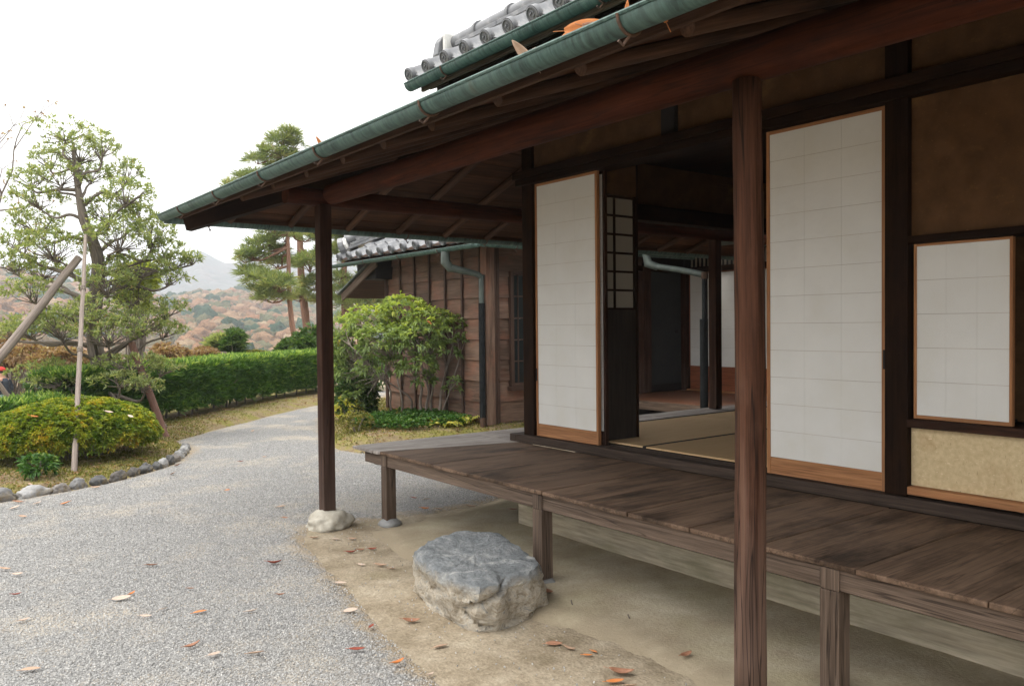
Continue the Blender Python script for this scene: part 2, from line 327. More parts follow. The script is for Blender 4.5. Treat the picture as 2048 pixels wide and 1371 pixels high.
def blob(c, r, n, lo=-.35, shell=.55):
    """points through an ellipsoid, more of them near its upper shell"""
    d = unit(rng.normal(0, 1, (n*3, 3))); d = d[d[:, 2] > lo][:n]; rad = shell+(1-shell)*rng.random((len(d), 1))**.5
    r = np.asarray(r, float); P = np.asarray(c)+d*rad*r; return P, unit(d/r)

def ico(sub):
    import bmesh
    bm = bmesh.new(); bmesh.ops.create_icosphere(bm, subdivisions=sub, radius=1); v = np.array([q.co[:] for q in bm.verts]); f = [tuple(x.index for x in p.verts) for p in bm.faces]; bm.free(); return v, f
ICO2, ICO3, ICO4 = ico(2), ico(3), ico(4)
def rock(c, r, seed, base=ICO3, amp=.22, fr=1.3, flat=.0):
    v, f = base; out = []
    for q in v:
        p = Vector(q); h = 1+amp*mnoise.noise(p*fr+Vector((seed*7.1, seed*3.3, seed)))+amp*.45*mnoise.noise(p*fr*2.7+Vector((seed, 5, 9)))+amp*.2*mnoise.noise(p*fr*7+Vector((seed, 1, 4)))
        out.append(np.array(c)+q*h*np.array(r))
    mb = MB(); mb._add(out, f, out); return mb

# ------------------------------------------------------------------ ground, gravel, earth, moss (the setting)
def poly_sd(P, poly):
    """signed distance to polygon (positive inside), P: n x 2"""
    P = np.asarray(P, float); Q = np.asarray(poly, float); d = np.full(len(P), 1e9); ins = np.zeros(len(P), bool)
    for a, b in zip(Q, np.roll(Q, -1, 0)):
        e = b-a; w_ = P-a; t = np.clip((w_@e)/(e@e), 0, 1); d = np.minimum(d, np.linalg.norm(w_-t[:, None]*e, axis=1))
        c = ((a[1] <= P[:, 1]) & (b[1] > P[:, 1])) | ((b[1] <= P[:, 1]) & (a[1] > P[:, 1]))
        with np.errstate(divide='ignore', invalid='ignore'): xi = a[0]+(P[:, 1]-a[1])/(b[1]-a[1]+1e-12)*e[0]
        ins ^= c & (P[:, 0] < xi)
    return np.where(ins, d, -d)
def fnoise(P, s, seed=0): return np.array([mnoise.noise(Vector((x*s+seed*17.3, y*s-seed*9.1, seed*3.7))) for x, y in P])
GRAVEL = [(1.72, -3), (1.7, 1), (1.74, 2.88), (1.8, 3.4), (1.95, 4.08), (2.07, 4.68), (2.2, 5.4), (2.45, 5.85), (2.95, 5.72), (3.4, 5.6), (4.0, 5.7), (4.6, 5.8), (5.3, 6.2), (6.2, 7.5), (6.3, 8.9),
          (5.2, 8.75), (4.39, 8.68), (4.28, 9.1), (4.40, 9.8), (4.85, 10.9), (5.45, 12.3), (6.7, 14.1), (9, 16.2), (9, 17.6), (7.4, 15.3), (5.9, 14.15), (4.76, 13.05), (3.74, 12.1), (2.95, 11.2), (3.02, 10.6), (2.9, 10.1), (2.42, 9.28), (1.95, 8.83), (1.4, 8.5), (.73, 8.28), (-2, 8.1), (-6, 8), (-6, -3)]
BANK = [(-6, 8.1), (-2, 8.2), (.73, 8.42), (1.17, 8.5), (1.5, 8.62), (1.95, 8.98), (2.25, 9.2), (2.56, 9.68), (2.86, 10.25), (2.95, 10.8), (2.85, 11.15), (3.74, 12.15), (4.76, 13.1), (5.9, 14.2), (7.4, 15.35), (9, 17.6), (9, 19), (5, 16.6), (2, 13.8), (-1, 12.2), (-6, 11.6)]
ISLE = [(6.5, 8.9), (5.2, 8.8), (4.45, 8.75), (4.34, 9.1), (4.46, 9.8), (4.9, 10.9), (5.5, 12.3), (6.75, 14.05), (8, 14.5), (8, 8.9)]
TATAKI = [(2.76, 5.36), (2.66, 4.77), (2.64, 4.4), (2.60, 3.8), (2.57, 3.12), (2.70, 2.74), (2.66, 2.42), (2.6, 2.16), (2.55, 0), (2.5, -3), (6, -3), (6, 5.6), (4.3, 5.62), (3.6, 5.52), (3.1, 5.42)]
def drop(P):
    d = -.62*(P[:, 0]-2.5)+.78*(P[:, 1]-12.1)-1.4
    e = np.clip(d, 0, None); z = -.10*np.minimum(e, 6)-.19*np.clip(e-6, 0, 40); return np.maximum(z, -8.2)
def axis(lo, hi, st, far):
    a = list(np.arange(lo, hi+1e-6, st)); g = st
    x = hi
    while x < far: g *= 1.35; x += g; a.append(x)
    g = st; x = lo
    while x > -far: g *= 1.35; x -= g; a.insert(0, x)
    return np.array(a)
def earth_mat():
    m, nt, b = mat('packed_earth', (.3, .24, .16), .95, .15); L = nt.links; tc = nd(nt, 'ShaderNodeTexCoord').outputs['Object']
    n = noise(nt, tc, 3, 8, .65); n2 = noise(nt, tc, 42, 6, .7); v = nd(nt, 'ShaderNodeTexVoronoi', Scale=65.0); L.new(tc, v.inputs['Vector'])
    c = ramp(nt, n, [(.3, (.19, .15, .098)), (.5, (.325, .27, .195)), (.75, (.47, .41, .315))])
    c = mixc(nt, .6, c, ramp(nt, n2, [(.3, (.4, .38, .35)), (.7, (1.15, 1.15, 1.15))]), 'MULTIPLY')
    gr = noise(nt, tc, 1.1, 5, .6); c = mixc(nt, ramp(nt, gr, [(.55, (0, 0, 0)), (.75, (.4, .4, .4))]), c, (.18, .165, .075))
    L.new(c, b.inputs['Base Color']); h = mth(nt, 'ADD', mth(nt, 'MULTIPLY', n2, .7), mth(nt, 'MULTIPLY', v.outputs['Distance'], .5)); bump(nt, b, h, .55, .012); return m
M['earth'] = earth_mat()
def tataki_mat():
    m, nt, b = mat('pounded_earth_floor', (.4, .34, .24), .95, .15); L = nt.links; tc = nd(nt, 'ShaderNodeTexCoord').outputs['Object']
    n = noise(nt, tc, 2.2, 8, .65); n2 = noise(nt, tc, 55, 6, .7)
    c = ramp(nt, n, [(.3, (.31, .25, .175)), (.5, (.43, .37, .27)), (.75, (.57, .51, .40))])
    c = mixc(nt, .4, c, ramp(nt, n2, [(.3, (.42, .40, .37)), (.7, (1.15, 1.15, 1.15))]), 'MULTIPLY')
    gr = noise(nt, mapn(nt, tc, (1, 1, 1), (4, 7, 0)), 1.1, 7, .68); c = mixc(nt, ramp(nt, gr, [(.46, (0, 0, 0)), (.70, (.65, .65, .65))]), c, (.36, .325, .195))
    e = attr(nt, 'edge', 'Fac'); n4 = noise(nt, tc, 7, 6, .7); c = mixc(nt, ramp(nt, mth(nt, 'ADD', e, mth(nt, 'MULTIPLY', mth(nt, 'SUBTRACT', n4, .5), 1.1)), [(.3, (1, 1, 1)), (.8, (0, 0, 0))]), c, (.29, .24, .168))
    L.new(c, b.inputs['Base Color']); bump(nt, b, n2, .5, .010); return m
M['tataki'] = tataki_mat()
def gravel_mat():
    m, nt, b = mat('grey_gravel', (.35, .35, .36), .9, .2); L = nt.links; tc = nd(nt, 'ShaderNodeTexCoord').outputs['Object']
    v = nd(nt, 'ShaderNodeTexVoronoi', Scale=75.0); L.new(tc, v.inputs['Vector']); v2 = nd(nt, 'ShaderNodeTexVoronoi', Scale=140.0); L.new(tc, v2.inputs['Vector'])
    sep = nd(nt, 'ShaderNodeSeparateColor'); L.new(v.outputs['Color'], sep.inputs[0])
    c = ramp(nt, sep.outputs[0], [(0, (.22, .218, .213)), (.5, (.32, .316, .308)), (1, (.41, .40, .385))])
    dk = ramp(nt, v.outputs['Distance'], [(.25, (1, 1, 1)), (.7, (.6, .6, .6))]); c = mixc(nt, 1, c, dk, 'MULTIPLY')
    n = noise(nt, tc, 1.2, 6, .65); c = mixc(nt, ramp(nt, n, [(.5, (0, 0, 0)), (.66, (.75, .75, .75))]), c, (.42, .37, .30))
    e = attr(nt, 'edge', 'Fac'); n3 = noise(nt, tc, 9, 5, .7); c = mixc(nt, ramp(nt, mth(nt, 'ADD', e, mth(nt, 'MULTIPLY', mth(nt, 'SUBTRACT', n3, .5), .9)), [(.35, (1, 1, 1)), (.65, (0, 0, 0))]), c, (.31, .25, .175))
    L.new(c, b.inputs['Base Color']); h = mth(nt, 'SUBTRACT', 1.0, mth(nt, 'ADD', v.outputs['Distance'], mth(nt, 'MULTIPLY', v2.outputs['Distance'], .4))); bump(nt, b, h, .8, .012); return m
M['gravel'] = gravel_mat()
def moss_mat():
    m, nt, b = mat('mossy_soil', (.2, .19, .06), .95, .1); tc = nd(nt, 'ShaderNodeTexCoord').outputs['Object']
    n = noise(nt, tc, 2.5, 8, .7); n2 = noise(nt, tc, 60, 5, .7)
    c = ramp(nt, n, [(.32, (.16, .11, .07)), (.45, (.27, .21, .12)), (.55, (.24, .21, .07)), (.65, (.2, .2, .05)), (.78, (.40, .33, .2))]); c = mixc(nt, .6, c, ramp(nt, n2, [(.3, (.5, .5, .5)), (.7, (1.15, 1.15, 1.15))]), 'MULTIPLY')
    nt.links.new(c, b.inputs['Base Color']); bump(nt, b, n2, .8, .02); return m
M['moss'] = moss_mat()

def sheet(name, xs, ys, zf, mat_, keep=None, attrs=None, **tags):
    X, Y = np.meshgrid(xs, ys); P = np.stack([X.ravel(), Y.ravel()], 1); z = zf(P); nx = len(xs); ny = len(ys)
    I = (np.arange(ny-1)[:, None]*nx+np.arange(nx-1)[None]).ravel(); Fc = np.stack([I, I+1, I+nx+1, I+nx], 1)
    if keep is not None: Fc = Fc[keep(P)[Fc].all(1)]
    used = np.unique(Fc); mp = np.full(len(P), -1); mp[used] = np.arange(len(used)); Fc = mp[Fc]
    me = bpy.data.meshes.new(name); me.from_pydata(np.column_stack([P, z])[used].tolist(), [], Fc.tolist())
    for k, fn in (attrs or {}).items():
        a = me.attributes.new(k, 'FLOAT', 'POINT'); a.data.foreach_set('value', fn(P)[used].astype(np.float32))
    me.materials.append(mat_); me.shade_smooth(); o = bpy.data.objects.new(name, me); COL.objects.link(o); return tag(o, **tags)

def zground(P):
    near = (np.abs(P[:, 0]-2) < 8) & (P[:, 1] > -4) & (P[:, 1] < 20); z = drop(P)
    n = np.zeros(len(P)); n[near] = .012*fnoise(P[near], 1.3)+.005*fnoise(P[near], 6, 2); return z+n-.012
sheet('ground', axis(-4, 9, .11, 2500), axis(-2, 20, .11, 2500), zground, M['earth'], kind='structure')
gsd = lambda P: poly_sd(P, GRAVEL)
def zgravel(P): return drop(P)+.004+.011*fnoise(P, 1.3)-.05*np.clip(-gsd(P)/.2, 0, 1)
gk = np.arange(-3, 9.01, .12); gy = np.arange(-1.2, 17.6, .12)
sheet('gravel_path', gk, gy, zgravel, M['gravel'], keep=lambda P: gsd(P) > -.22, attrs={'edge': lambda P: np.clip(gsd(P)/.5+.5, 0, 1)}, kind='structure')
tsd = lambda P: poly_sd(P, TATAKI)
def ztat(P):
    d = tsd(P)+.07*fnoise(P, 3, 4)+.035*fnoise(P, 9, 3); t = np.clip((d+.05)/.2, 0, 1); return -.02+.038*t*t*(3-2*t)+.005*fnoise(P, 2.5, 5)+.003*fnoise(P, 11, 6)
sheet('earth_floor', np.arange(2.3, 6, .035), np.arange(-.5, 5.8, .045), ztat, M['tataki'], keep=lambda P: tsd(P) > -.2, attrs={'edge': lambda P: np.clip((tsd(P)+.05*fnoise(P, 4, 2)+.1)/.5, 0, 1)}, kind='structure')
bsd = lambda P: poly_sd(P, BANK)
def zbank(P): t = np.clip(bsd(P)/.5, 0, 1); return drop(P)+.0-.5*np.clip(-bsd(P), 0, .12)+.09*t*(2-t)+.02*fnoise(P, 1.5, 8)+.012*fnoise(P, 6, 7)
sheet('moss_bank', np.arange(-5, 9, .1), np.arange(8, 18.6, .1), zbank, M['moss'], keep=lambda P: bsd(P) > -.12, kind='structure')
isd = lambda P: poly_sd(P, ISLE)
def zisle(P): t = np.clip(isd(P)/.5, 0, 1); return -.6*np.clip(-isd(P), 0, .1)+.12*t*(2-t)+.02*fnoise(P, 1.5, 8)+.012*fnoise(P, 6, 7)
sheet('moss_island', np.arange(4.2, 8.1, .08), np.arange(8.7, 14.6, .08), zisle, M['moss'], keep=lambda P: isd(P) > -.1, kind='structure')

# loose gravel: real pebbles scattered over the sheet
def pebble_mat():
    m, nt, b = mat('pebble', (.3, .3, .3), .85, .25); r = nd(nt, 'ShaderNodeObjectInfo').outputs['Random']; L = nt.links
    c = ramp(nt, r, [(0, (.22, .217, .212)), (.3, (.32, .317, .31)), (.75, (.40, .395, .385)), (.92, (.52, .51, .49)), (1, (.40, .345, .28))])
    L.new(c, b.inputs['Base Color']); return m
M['pebble'] = pebble_mat()
def scatter(name, base, dens_attr, mx_dens, rad, mat_, seed=0):
    ng = bpy.data.node_groups.new(name, 'GeometryNodeTree'); ng.interface.new_socket('Geometry', in_out='INPUT', socket_type='NodeSocketGeometry'); ng.interface.new_socket('Geometry', in_out='OUTPUT', socket_type='NodeSocketGeometry')
    N = ng.nodes; L = ng.links; gi = N.new('NodeGroupInput'); go = N.new('NodeGroupOutput')
    at = N.new('GeometryNodeInputNamedAttribute'); at.data_type = 'FLOAT'; at.inputs['Name'].default_value = dens_attr
    mu = N.new('ShaderNodeMath'); mu.operation = 'MULTIPLY'; mu.inputs[1].default_value = mx_dens; L.new(at.outputs['Attribute'], mu.inputs[0])
    ds = N.new('GeometryNodeDistributePointsOnFaces'); ds.distribute_method = 'RANDOM'; L.new(gi.outputs[0], ds.inputs['Mesh']); L.new(mu.outputs[0], ds.inputs['Density']); ds.inputs['Seed'].default_value = seed
    ic = N.new('GeometryNodeMeshIcoSphere'); ic.inputs['Radius'].default_value = rad; ic.inputs['Subdivisions'].default_value = 1
    sp = N.new('GeometryNodeSetPosition'); nz = N.new('ShaderNodeTexNoise'); nz.inputs['Scale'].default_value = 90
    sb = N.new('ShaderNodeVectorMath'); sb.operation = 'SUBTRACT'; sb.inputs[1].default_value = (.5, .5, .5); L.new(nz.outputs['Color'], sb.inputs[0])
    sc = N.new('ShaderNodeVectorMath'); sc.operation = 'SCALE'; sc.inputs['Scale'].default_value = rad*1.4; L.new(sb.outputs[0], sc.inputs[0]); L.new(ic.outputs['Mesh'], sp.inputs['Geometry']); L.new(sc.outputs[0], sp.inputs['Offset'])
    sm = N.new('GeometryNodeSetMaterial'); sm.inputs['Material'].default_value = mat_; L.new(sp.outputs[0], sm.inputs['Geometry'])
    ip = N.new('GeometryNodeInstanceOnPoints'); L.new(ds.outputs['Points'], ip.inputs['Points']); L.new(sm.outputs[0], ip.inputs['Instance'])
    rv = N.new('FunctionNodeRandomValue'); rv.data_type = 'FLOAT_VECTOR'; rv.inputs[0].default_value = (0, 0, 0); rv.inputs[1].default_value = (6.28, 6.28, 6.28); L.new(rv.outputs[0], ip.inputs['Rotation'])
    rs = N.new('FunctionNodeRandomValue'); rs.data_type = 'FLOAT_VECTOR'; rs.inputs[0].default_value = (.5, .5, .35); rs.inputs[1].default_value = (1.5, 1.2, .9); rs.inputs['Seed'].default_value = 3; L.new(rs.outputs[0], ip.inputs['Scale'])
    L.new(ip.outputs[0], go.inputs[0]); md = base.modifiers.new('scatter', 'NODES'); md.node_group = ng
def pdens(P):
    d = gsd(P)+.16*fnoise(P, 3, 2)+.06*fnoise(P, 11, 4); q = np.clip(d/.42+.42, 0, 1)**1.5; r = np.linalg.norm(P, axis=1); k = np.clip((11.5-r)/7, .12, 1)*np.clip((P[:, 0]*.607+P[:, 1]*.795-1.5)/.5, 0, 1)
    side = np.abs(P[:, 0]*.795-P[:, 1]*.607)/(P[:, 0]*.607+P[:, 1]*.795+.1) < .75
    e = np.where(d < .3, .03, 0)*(tsd(P) < .02)*np.clip(fnoise(P, 5, 8)+.5, .1, 1)
    return np.maximum(q*k, e)*side*np.clip(.82+.75*fnoise(P, 1.1, 5)+.4*fnoise(P, 3.1, 6), .25, 1.15)
g = sheet('gravel', np.arange(-1.5, 6, .1), np.arange(1, 12, .1), lambda P: zgravel(P)*(gsd(P) > -.2)+.001, M['pebble'], keep=lambda P: (gsd(P) > -.9) & (bsd(P) < .1) & (isd(P) < .1), attrs={'dens': pdens}, kind='stuff')
scatter('gravel_scatter', g, 'dens', 8600, .0046, M['pebble'])

# ------------------------------------------------------------------ the house
K = .35                                                     # slope of the low eave roof
GX, GY, GZ = 1.85, 6.95, 2.40
zf = lambda x: GZ+K*(x-GX)
ze = lambda y: GZ+K*(GY-y)
hipY = lambda x: GY-(x-GX)
house = empty('house', (4.1, 3.5, 0), 'old wooden house with open veranda, deep eaves and white paper sliding screens', 'house')
XW = 4.08
# eave posts and beams
mb = MB(); mb.box(2.545, 2.641, 5.665, 5.761, .115, 2.41, 2); mb.build('eave_post', M['post'], house, bevel=.006, label='square dark post at the corner of the eave')
mb = MB(); pts = [(2.62+.006*math.sin(z*2.2), 1.93+.004*math.sin(z*3), z) for z in np.linspace(.02, 2.42, 14)]
mb.tube(pts, list(np.linspace(.062, .054, 14)), 20, wob=.018); mb.build('eave_post', M['nearpost'], house, smooth=True, label='round log post nearest the camera')
mb = MB(); ys = np.linspace(5.64, -2.2, 18); mb.tube([(2.63+.008*math.sin(y*1.3), y, 2.49+.007*math.sin(y*.9)) for y in ys], list(np.linspace(.076, .092, 18)), 22, wob=.012); mb.build('eave_beam', M['keta'], house, smooth='auto', label='long reddish log beam under the front eave')
mb = MB(); xs = np.linspace(2.31, 9.4, 14); mb.tube([(x, 5.735, 2.465) for x in xs], .066, 18, wob=.01); mb.build('eave_beam', M['keta'], house, smooth='auto', label='log beam under the side eave')
mb = MB(); mb.box(7.15, 7.25, 5.70, 5.80, .555, 2.40, 2); mb.build('eave_post', M['post'], house, bevel=.005)
# roof: copper sheet, boards, rafters
t = .035; rb = MB()
def prism(mb, poly, zfun, th, ax=None):
    n = len(poly); lo = [(x, y, zfun(x, y)) for x, y in poly]; hi = [(x, y, zfun(x, y)+th) for x, y in poly]; off = np.random.rand(3)*20
    fs = [tuple(range(n-1, -1, -1)), tuple(range(n, 2*n))]+[(i, (i+1) % n, n+(i+1) % n, n+i) for i in range(n)]
    gx = [(np.array((q[1], q[0], q[2])) if ax == 1 else np.array(q))+off for q in lo+hi]; mb._add(lo+hi, fs, gx)
F2 = lambda x, y: zf(x); E2 = lambda x, y: ze(y)
prism(rb, [(GX-.05, -2.5), (XW, -2.5), (XW, hipY(XW)), (GX-.05, GY+.05)], lambda x, y: zf(x)+.022, t)
prism(rb, [(GX-.05, GY+.05), (XW, hipY(XW)), (XW, 5.2), (9.4, 5.2), (9.4, GY+.05)], lambda x, y: ze(y)+.022, t)
roof = rb.build('eave_roof', M['copper'], house)
x = GX; k = 0
while x < XW-.02:
    x2 = min(x+.19+random.uniform(-.015, .015), XW); mb = MB(); j = random.uniform(-.003, .003)
    prism(mb, [(x, -2.4), (x2-.004, -2.4), (x2-.004, hipY(x2)), (x, hipY(x))], lambda X, Y: zf(X)-.002+j, .02, 1); mb.build('roof_board', M['board'], roof); x = x2
y = GY
while y > 4.75:
    y2 = max(y-.19+random.uniform(-.015, .015), 4.74); mb = MB(); j = random.uniform(-.003, .003)
    hx = lambda q: GX+(GY-q)
    x1 = 9.3 if y2 > 5.2 else XW
    if y > 5.2 and y2 < 5.2: x1 = 9.3; y2 = 5.2
    prism(mb, [(hx(y), y), (x1, y), (x1, y2+.004), (hx(y2), y2+.004)], lambda X, Y: ze(Y)-.002+j, .02); mb.build('roof_board', M['board'], roof); y = y2
def rafter(a, b, r=.031):
    mb = MB(); mb.tube([a, ((a[0]+b[0])/2, (a[1]+b[1])/2, (a[2]+b[2])/2), b], [r*.95, r, r*1.05], 12, wob=.03); return mb.build('rafter', M['rafter'], roof, smooth='auto')
for y in [-1.3, -.82, -.34, .16, .66, 1.15, 1.65, 2.13, 2.62, 3.12, 3.57, 4.02, 4.5, 5.02, 5.6]:
    xe = min(XW, GX+(GY-y)-.05); rafter((1.94, y, zf(1.94)-.036), (xe, y, zf(xe)-.036))
for x in [2.28, 2.81, 3.36, 3.88, 4.41, 4.92, 5.44, 5.96, 6.48, 7.0, 7.52, 8.04]:
    yi = max(5.2 if x > XW else 4.8, GY-(x-GX)+.05); rafter((x, 6.86, ze(6.86)-.036), (x, yi, ze(yi)-.036))
mb = MB(); a = np.array((1.93, 6.87, zf(1.93)-.075)); b = np.array((4.02, 4.78, zf(4.02)-.075)); mb.beam(a, b, .085, .14); mb.build('hip_rafter', M['dark'], roof, bevel=.005)
mb = MB(); mb.box(1.885, 1.905, -2.4, 6.9, 2.385, 2.418, 1); mb.build('fascia', M['rafter'], roof)
mb = MB(); mb.box(1.91, 9.3, 6.885, 6.905, 2.385, 2.418, 0); mb.build('fascia', M['rafter'], roof)
# gutters
def gutter(name, a, b, r, parent, mat_, brk=None, n=10, lip=.006, th=.004):
    a = np.array(a, float); b = np.array(b, float); d = (b-a)/np.linalg.norm(b-a); sd = np.cross(d, [0, 0, 1.]); sd /= np.linalg.norm(sd); mb = MB()
    Ln = np.linalg.norm(b-a); ns = max(2, int(Ln/.25)); rows = []; gcs = []
    for i in range(ns+1):
        for q in range(n+1):
            an = math.pi*(q/n); rows.append(a+d*Ln*i/ns+sd*r*math.cos(an)+np.array([0, 0, -r*math.sin(an)])); gcs.append((Ln*i/ns, r*an, 0))
    fs = [(i*(n+1)+q, i*(n+1)+q+1, (i+1)*(n+1)+q+1, (i+1)*(n+1)+q) for i in range(ns) for q in range(n)]; mb._add(rows, fs, gcs)
    for s_ in (1, -1): mb.tube([a+sd*r*s_, b+sd*r*s_], lip, 6)
    for e in (a, b):
        ring = [e+sd*r*math.cos(math.pi*q/n)+np.array([0, 0, -r*math.sin(math.pi*q/n)]) for q in range(n+1)]; mb._add(ring, [tuple(range(n+1))], ring)
    g_ = mb.build(name, mat_, parent, smooth='auto'); m = g_.modifiers.new('th', 'SOLIDIFY'); m.thickness = th
    for q in (brk or []):
        mb = MB(); c = a+d*q; pts = [c+sd*(r+.006)*math.cos(an)+np.array([0, 0, -(r+.006)*math.sin(an)]) for an in np.linspace(0, math.pi, 9)]
        mb.tube(pts, .0055, 6); low = c+np.array([0, 0, -r-.006])
        sgn = -1 if abs(d[1]) > .5 else 1
        mb.tube([low+sd*0, low+sd*.03*sgn*(1)+np.array([0, 0, -.035]), low+sd*.05*sgn+np.array([0, 0, -.025])], .005, 6); mb.build('gutter_bracket', M['iron'], g_)
    return g_
gutter('gutter', (1.797, -2.5, 2.428), (1.797, 7.03, 2.420), .049, house, M['copper'], brk=[2.5+q for q in (1.75, 2.9, 3.95, 4.75, 5.6, 6.45)], lip=.007)
gutter('gutter', (1.80, 7.01, 2.405), (9.4, 7.01, 2.40), .052, house, M['copper'], brk=[.35, 1.3, 2.25, 3.2, 4.2])
# walls, pillars, lintels of the front
def P(name, *bx, m='dark', bevel=.004, ax=None, label=None):
    mb = MB(); mb.box(*bx, ax=ax); return mb.build(name, M[m], house, bevel=bevel, label=label)
P('pillar', 4.075, 4.19, 5.06, 5.19, .61, 3.14, label='dark pillar at the far corner of the room')
P('pillar', 4.065, 4.19, 2.045, 2.165, .612, 3.16, label='dark pillar beside the right paper screen')
P('pillar', 4.075, 4.19, -.6, -.48, .61, 3.16)
P('lintel', 4.045, 4.22, -2.3, 5.24, 2.615, 2.665, label='grooved lintel over the sliding screens')
P('lintel', 4.03, 4.19, -2.3, 5.26, 2.667, 2.725)
P('strut', 4.070, 4.15, 3.57, 3.69, 2.727, 3.17, m='black', label='short black strut in the wall above the opening')
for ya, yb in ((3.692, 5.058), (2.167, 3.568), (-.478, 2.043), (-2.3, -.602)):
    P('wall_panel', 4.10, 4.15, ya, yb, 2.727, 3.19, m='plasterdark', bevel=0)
P('wall_panel', 4.10, 4.16, -.478, 2.043, 1.925, 2.613, m='plasterdark', bevel=0, label='brown mud plaster panel darkened for eave shade, with pale worn patches above the small window')
P('wall_panel', 4.10, 4.16, -.478, 2.043, .668, .962, m='plaster', bevel=0, label='ochre plaster panel under the small window')
P('window_head', 4.06, 4.2, -.478, 2.043, 1.885, 1.923)
P('window_sill', 4.05, 4.22, -.478, 2.043, .964, 1.005, m='post')
P('wall_rail', 4.055, 4.17, -.478, 2.043, .625, .666, m='orange', label='orange wooden rail at the foot of the plaster')
P('window_jamb', 4.07, 4.18, 1.385, 1.43, 1.006, 1.884)
mb = MB()
mb.box(4.04, 4.115, -2.3, 5.25, .548, .610, 1); mb.box(4.115, 4.125, -2.3, 5.25, .548, .600, 1); mb.box(4.125, 4.140, -2.3, 5.25, .548, .610, 1); mb.box(4.14, 4.165, -2.3, 5.25, .548, .600, 1); mb.box(4.165, 4.18, -2.3, 5.25, .548, .610, 1); mb.box(4.18, 4.205, -2.3, 5.25, .548, .6, 1); mb.box(4.205, 4.255, -2.3, 5.25, .548, .612, 1)
mb.build('door_sill', M['sill'], house, bevel=.002, label='grooved wooden sill along the veranda')
P('sill_end', 4.036, 4.20, 5.252, 5.33, .549, .608, m='sill')
# sliding screens
def screen(x, y0, y1, z0, z1, skirt, rows, cols, m_frame='orange', st=.022, th=.03, label=None, pm='paper', handle=None, mid=None):
    mb = MB(); mb.box(x, x+th, y0, y0+st, z0, z1, 2); mb.box(x, x+th, y1-st, y1, z0, z1, 2)
    mb.box(x+.002, x+th-.002, y0+st, y1-st, z1-st*.9, z1, 1); mb.box(x+.002, x+th-.002, y0+st, y1-st, z0, z0+.018, 1)
    fr = mb.build('sliding_screen', M[m_frame], house, bevel=.002, label=label)
    if skirt:
        mb = MB(); mb.box(x+.004, x+th-.004, y0+st, y1-st, z0+.018, z0+skirt, 1); mb.build('skirt_board', M[m_frame], fr)
    pz0 = z0+(skirt or .018); pz1 = z1-st*.9; py0 = y0+st; py1 = y1-st; dz = (pz1-pz0)/rows; dy = (py1-py0)/cols
    mb = MB()
    for i in range(1, rows): mb.box(x+.008, x+.02, py0, py1, pz0+dz*i-.006, pz0+dz*i+.006, 1)
    for j in range(1, cols): mb.box(x+.0085, x+.0205, py0+dy*j-.006, py0+dy*j+.006, pz0, pz1, 2)
    mb.build('lattice', M['lat'], fr)
    first = None
    for i in range(rows):
        for j in range(cols):
            c = (x+.0058, py0+dy*(j+.5), pz0+dz*(i+.5))
            if first is None:
                mb = MB(); mb.box(x+.005, x+.0066, py0+.0004, py0+dy-.0004, pz0+.0009, pz0+dz-.0009); first = mb.build('paper', M[pm], fr)
            else: copy(first, Vector(c)+Vector((random.uniform(-.0004, .0004), 0, 0)), fr)
    if handle:
        mb = MB(); mb.box(x-.003, x+.006, handle[0]-.006, handle[0]+.006, handle[1]-.05, handle[1]+.05, 2); mb.build('handle', M['black'], fr)
    return fr
M['lat'] = wood('lattice_wood', (.42, .36, .28), (.54, .47, .38), var=.05)
screen(4.095, 4.335, 5.05, .612, 2.612, .098, 12, 3, label='white paper screen at the far end of the veranda', handle=(5.042, 1.10))
screen(4.145, 4.308, 4.99, .612, 2.612, .098, 12, 3, m_frame='post', label='second screen slid behind the far white screen')
screen(4.095, 2.175, 2.895, .612, 2.608, .098, 12, 3, label='tall white paper screen beside the round post', handle=(2.182, 1.3))
screen(4.145, 2.25, 2.915, .612, 2.608, .098, 12, 3, m_frame='post', label='second screen slid behind the near white screen')
screen(4.095, 1.575, 2.03, 1.007, 1.883, 0, 5, 3, label='low white paper screen of the small window', st=.014)
# room inside
P('floor', 4.256, 7.9, -2.3, 5.09, .50, .598, m='dark', bevel=0)
P('ceiling', 4.2, 7.9, -2.3, 5.2, 2.93, 2.96, m='dark', bevel=0)
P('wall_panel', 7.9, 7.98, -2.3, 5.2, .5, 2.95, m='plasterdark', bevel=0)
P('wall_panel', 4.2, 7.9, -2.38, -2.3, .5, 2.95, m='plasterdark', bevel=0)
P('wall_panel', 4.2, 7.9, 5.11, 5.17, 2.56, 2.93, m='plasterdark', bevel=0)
P('lintel', 4.2, 7.9, 5.07, 5.21, 2.42, 2.56)
P('pillar', 7.79, 7.9, 5.08, 5.2, .6, 2.42)
P('door_sill', 4.26, 7.9, 5.095, 5.235, .5, .604, m='dark')
P('pillar', 4.567, 4.592, 4.40, 4.44, .6, 2.93)
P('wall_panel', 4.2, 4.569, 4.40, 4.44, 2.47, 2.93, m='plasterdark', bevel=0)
mb = MB(); mb.box(4.20, 4.565, 4.405, 4.435, .6, 1.61, 2); ks = mb.build('wainscot_screen', M['koshi'], house, bevel=.003, label='half-height dark panel with a paper lattice above, beside the opening')
mb = MB()
for z in [1.612+.14*i for i in range(7)]: mb.box(4.2, 4.565, 4.404, 4.43, z-.008, z+.008, 0)
for xx in (4.21, 4.345, 4.555): mb.box(xx-.008, xx+.008, 4.4035, 4.4295, 1.62, 2.46, 2)
mb.build('lattice', M['dark'], ks)
f0 = None
for i in range(6):
    for (xa, xb) in ((4.218, 4.337), (4.353, 4.547)):
        mb = MB(); mb.box(xa, xb, 4.416, 4.420, 1.62+.14*i, 1.744+.14*i); mb.build('paper', M['paperdim'], ks)
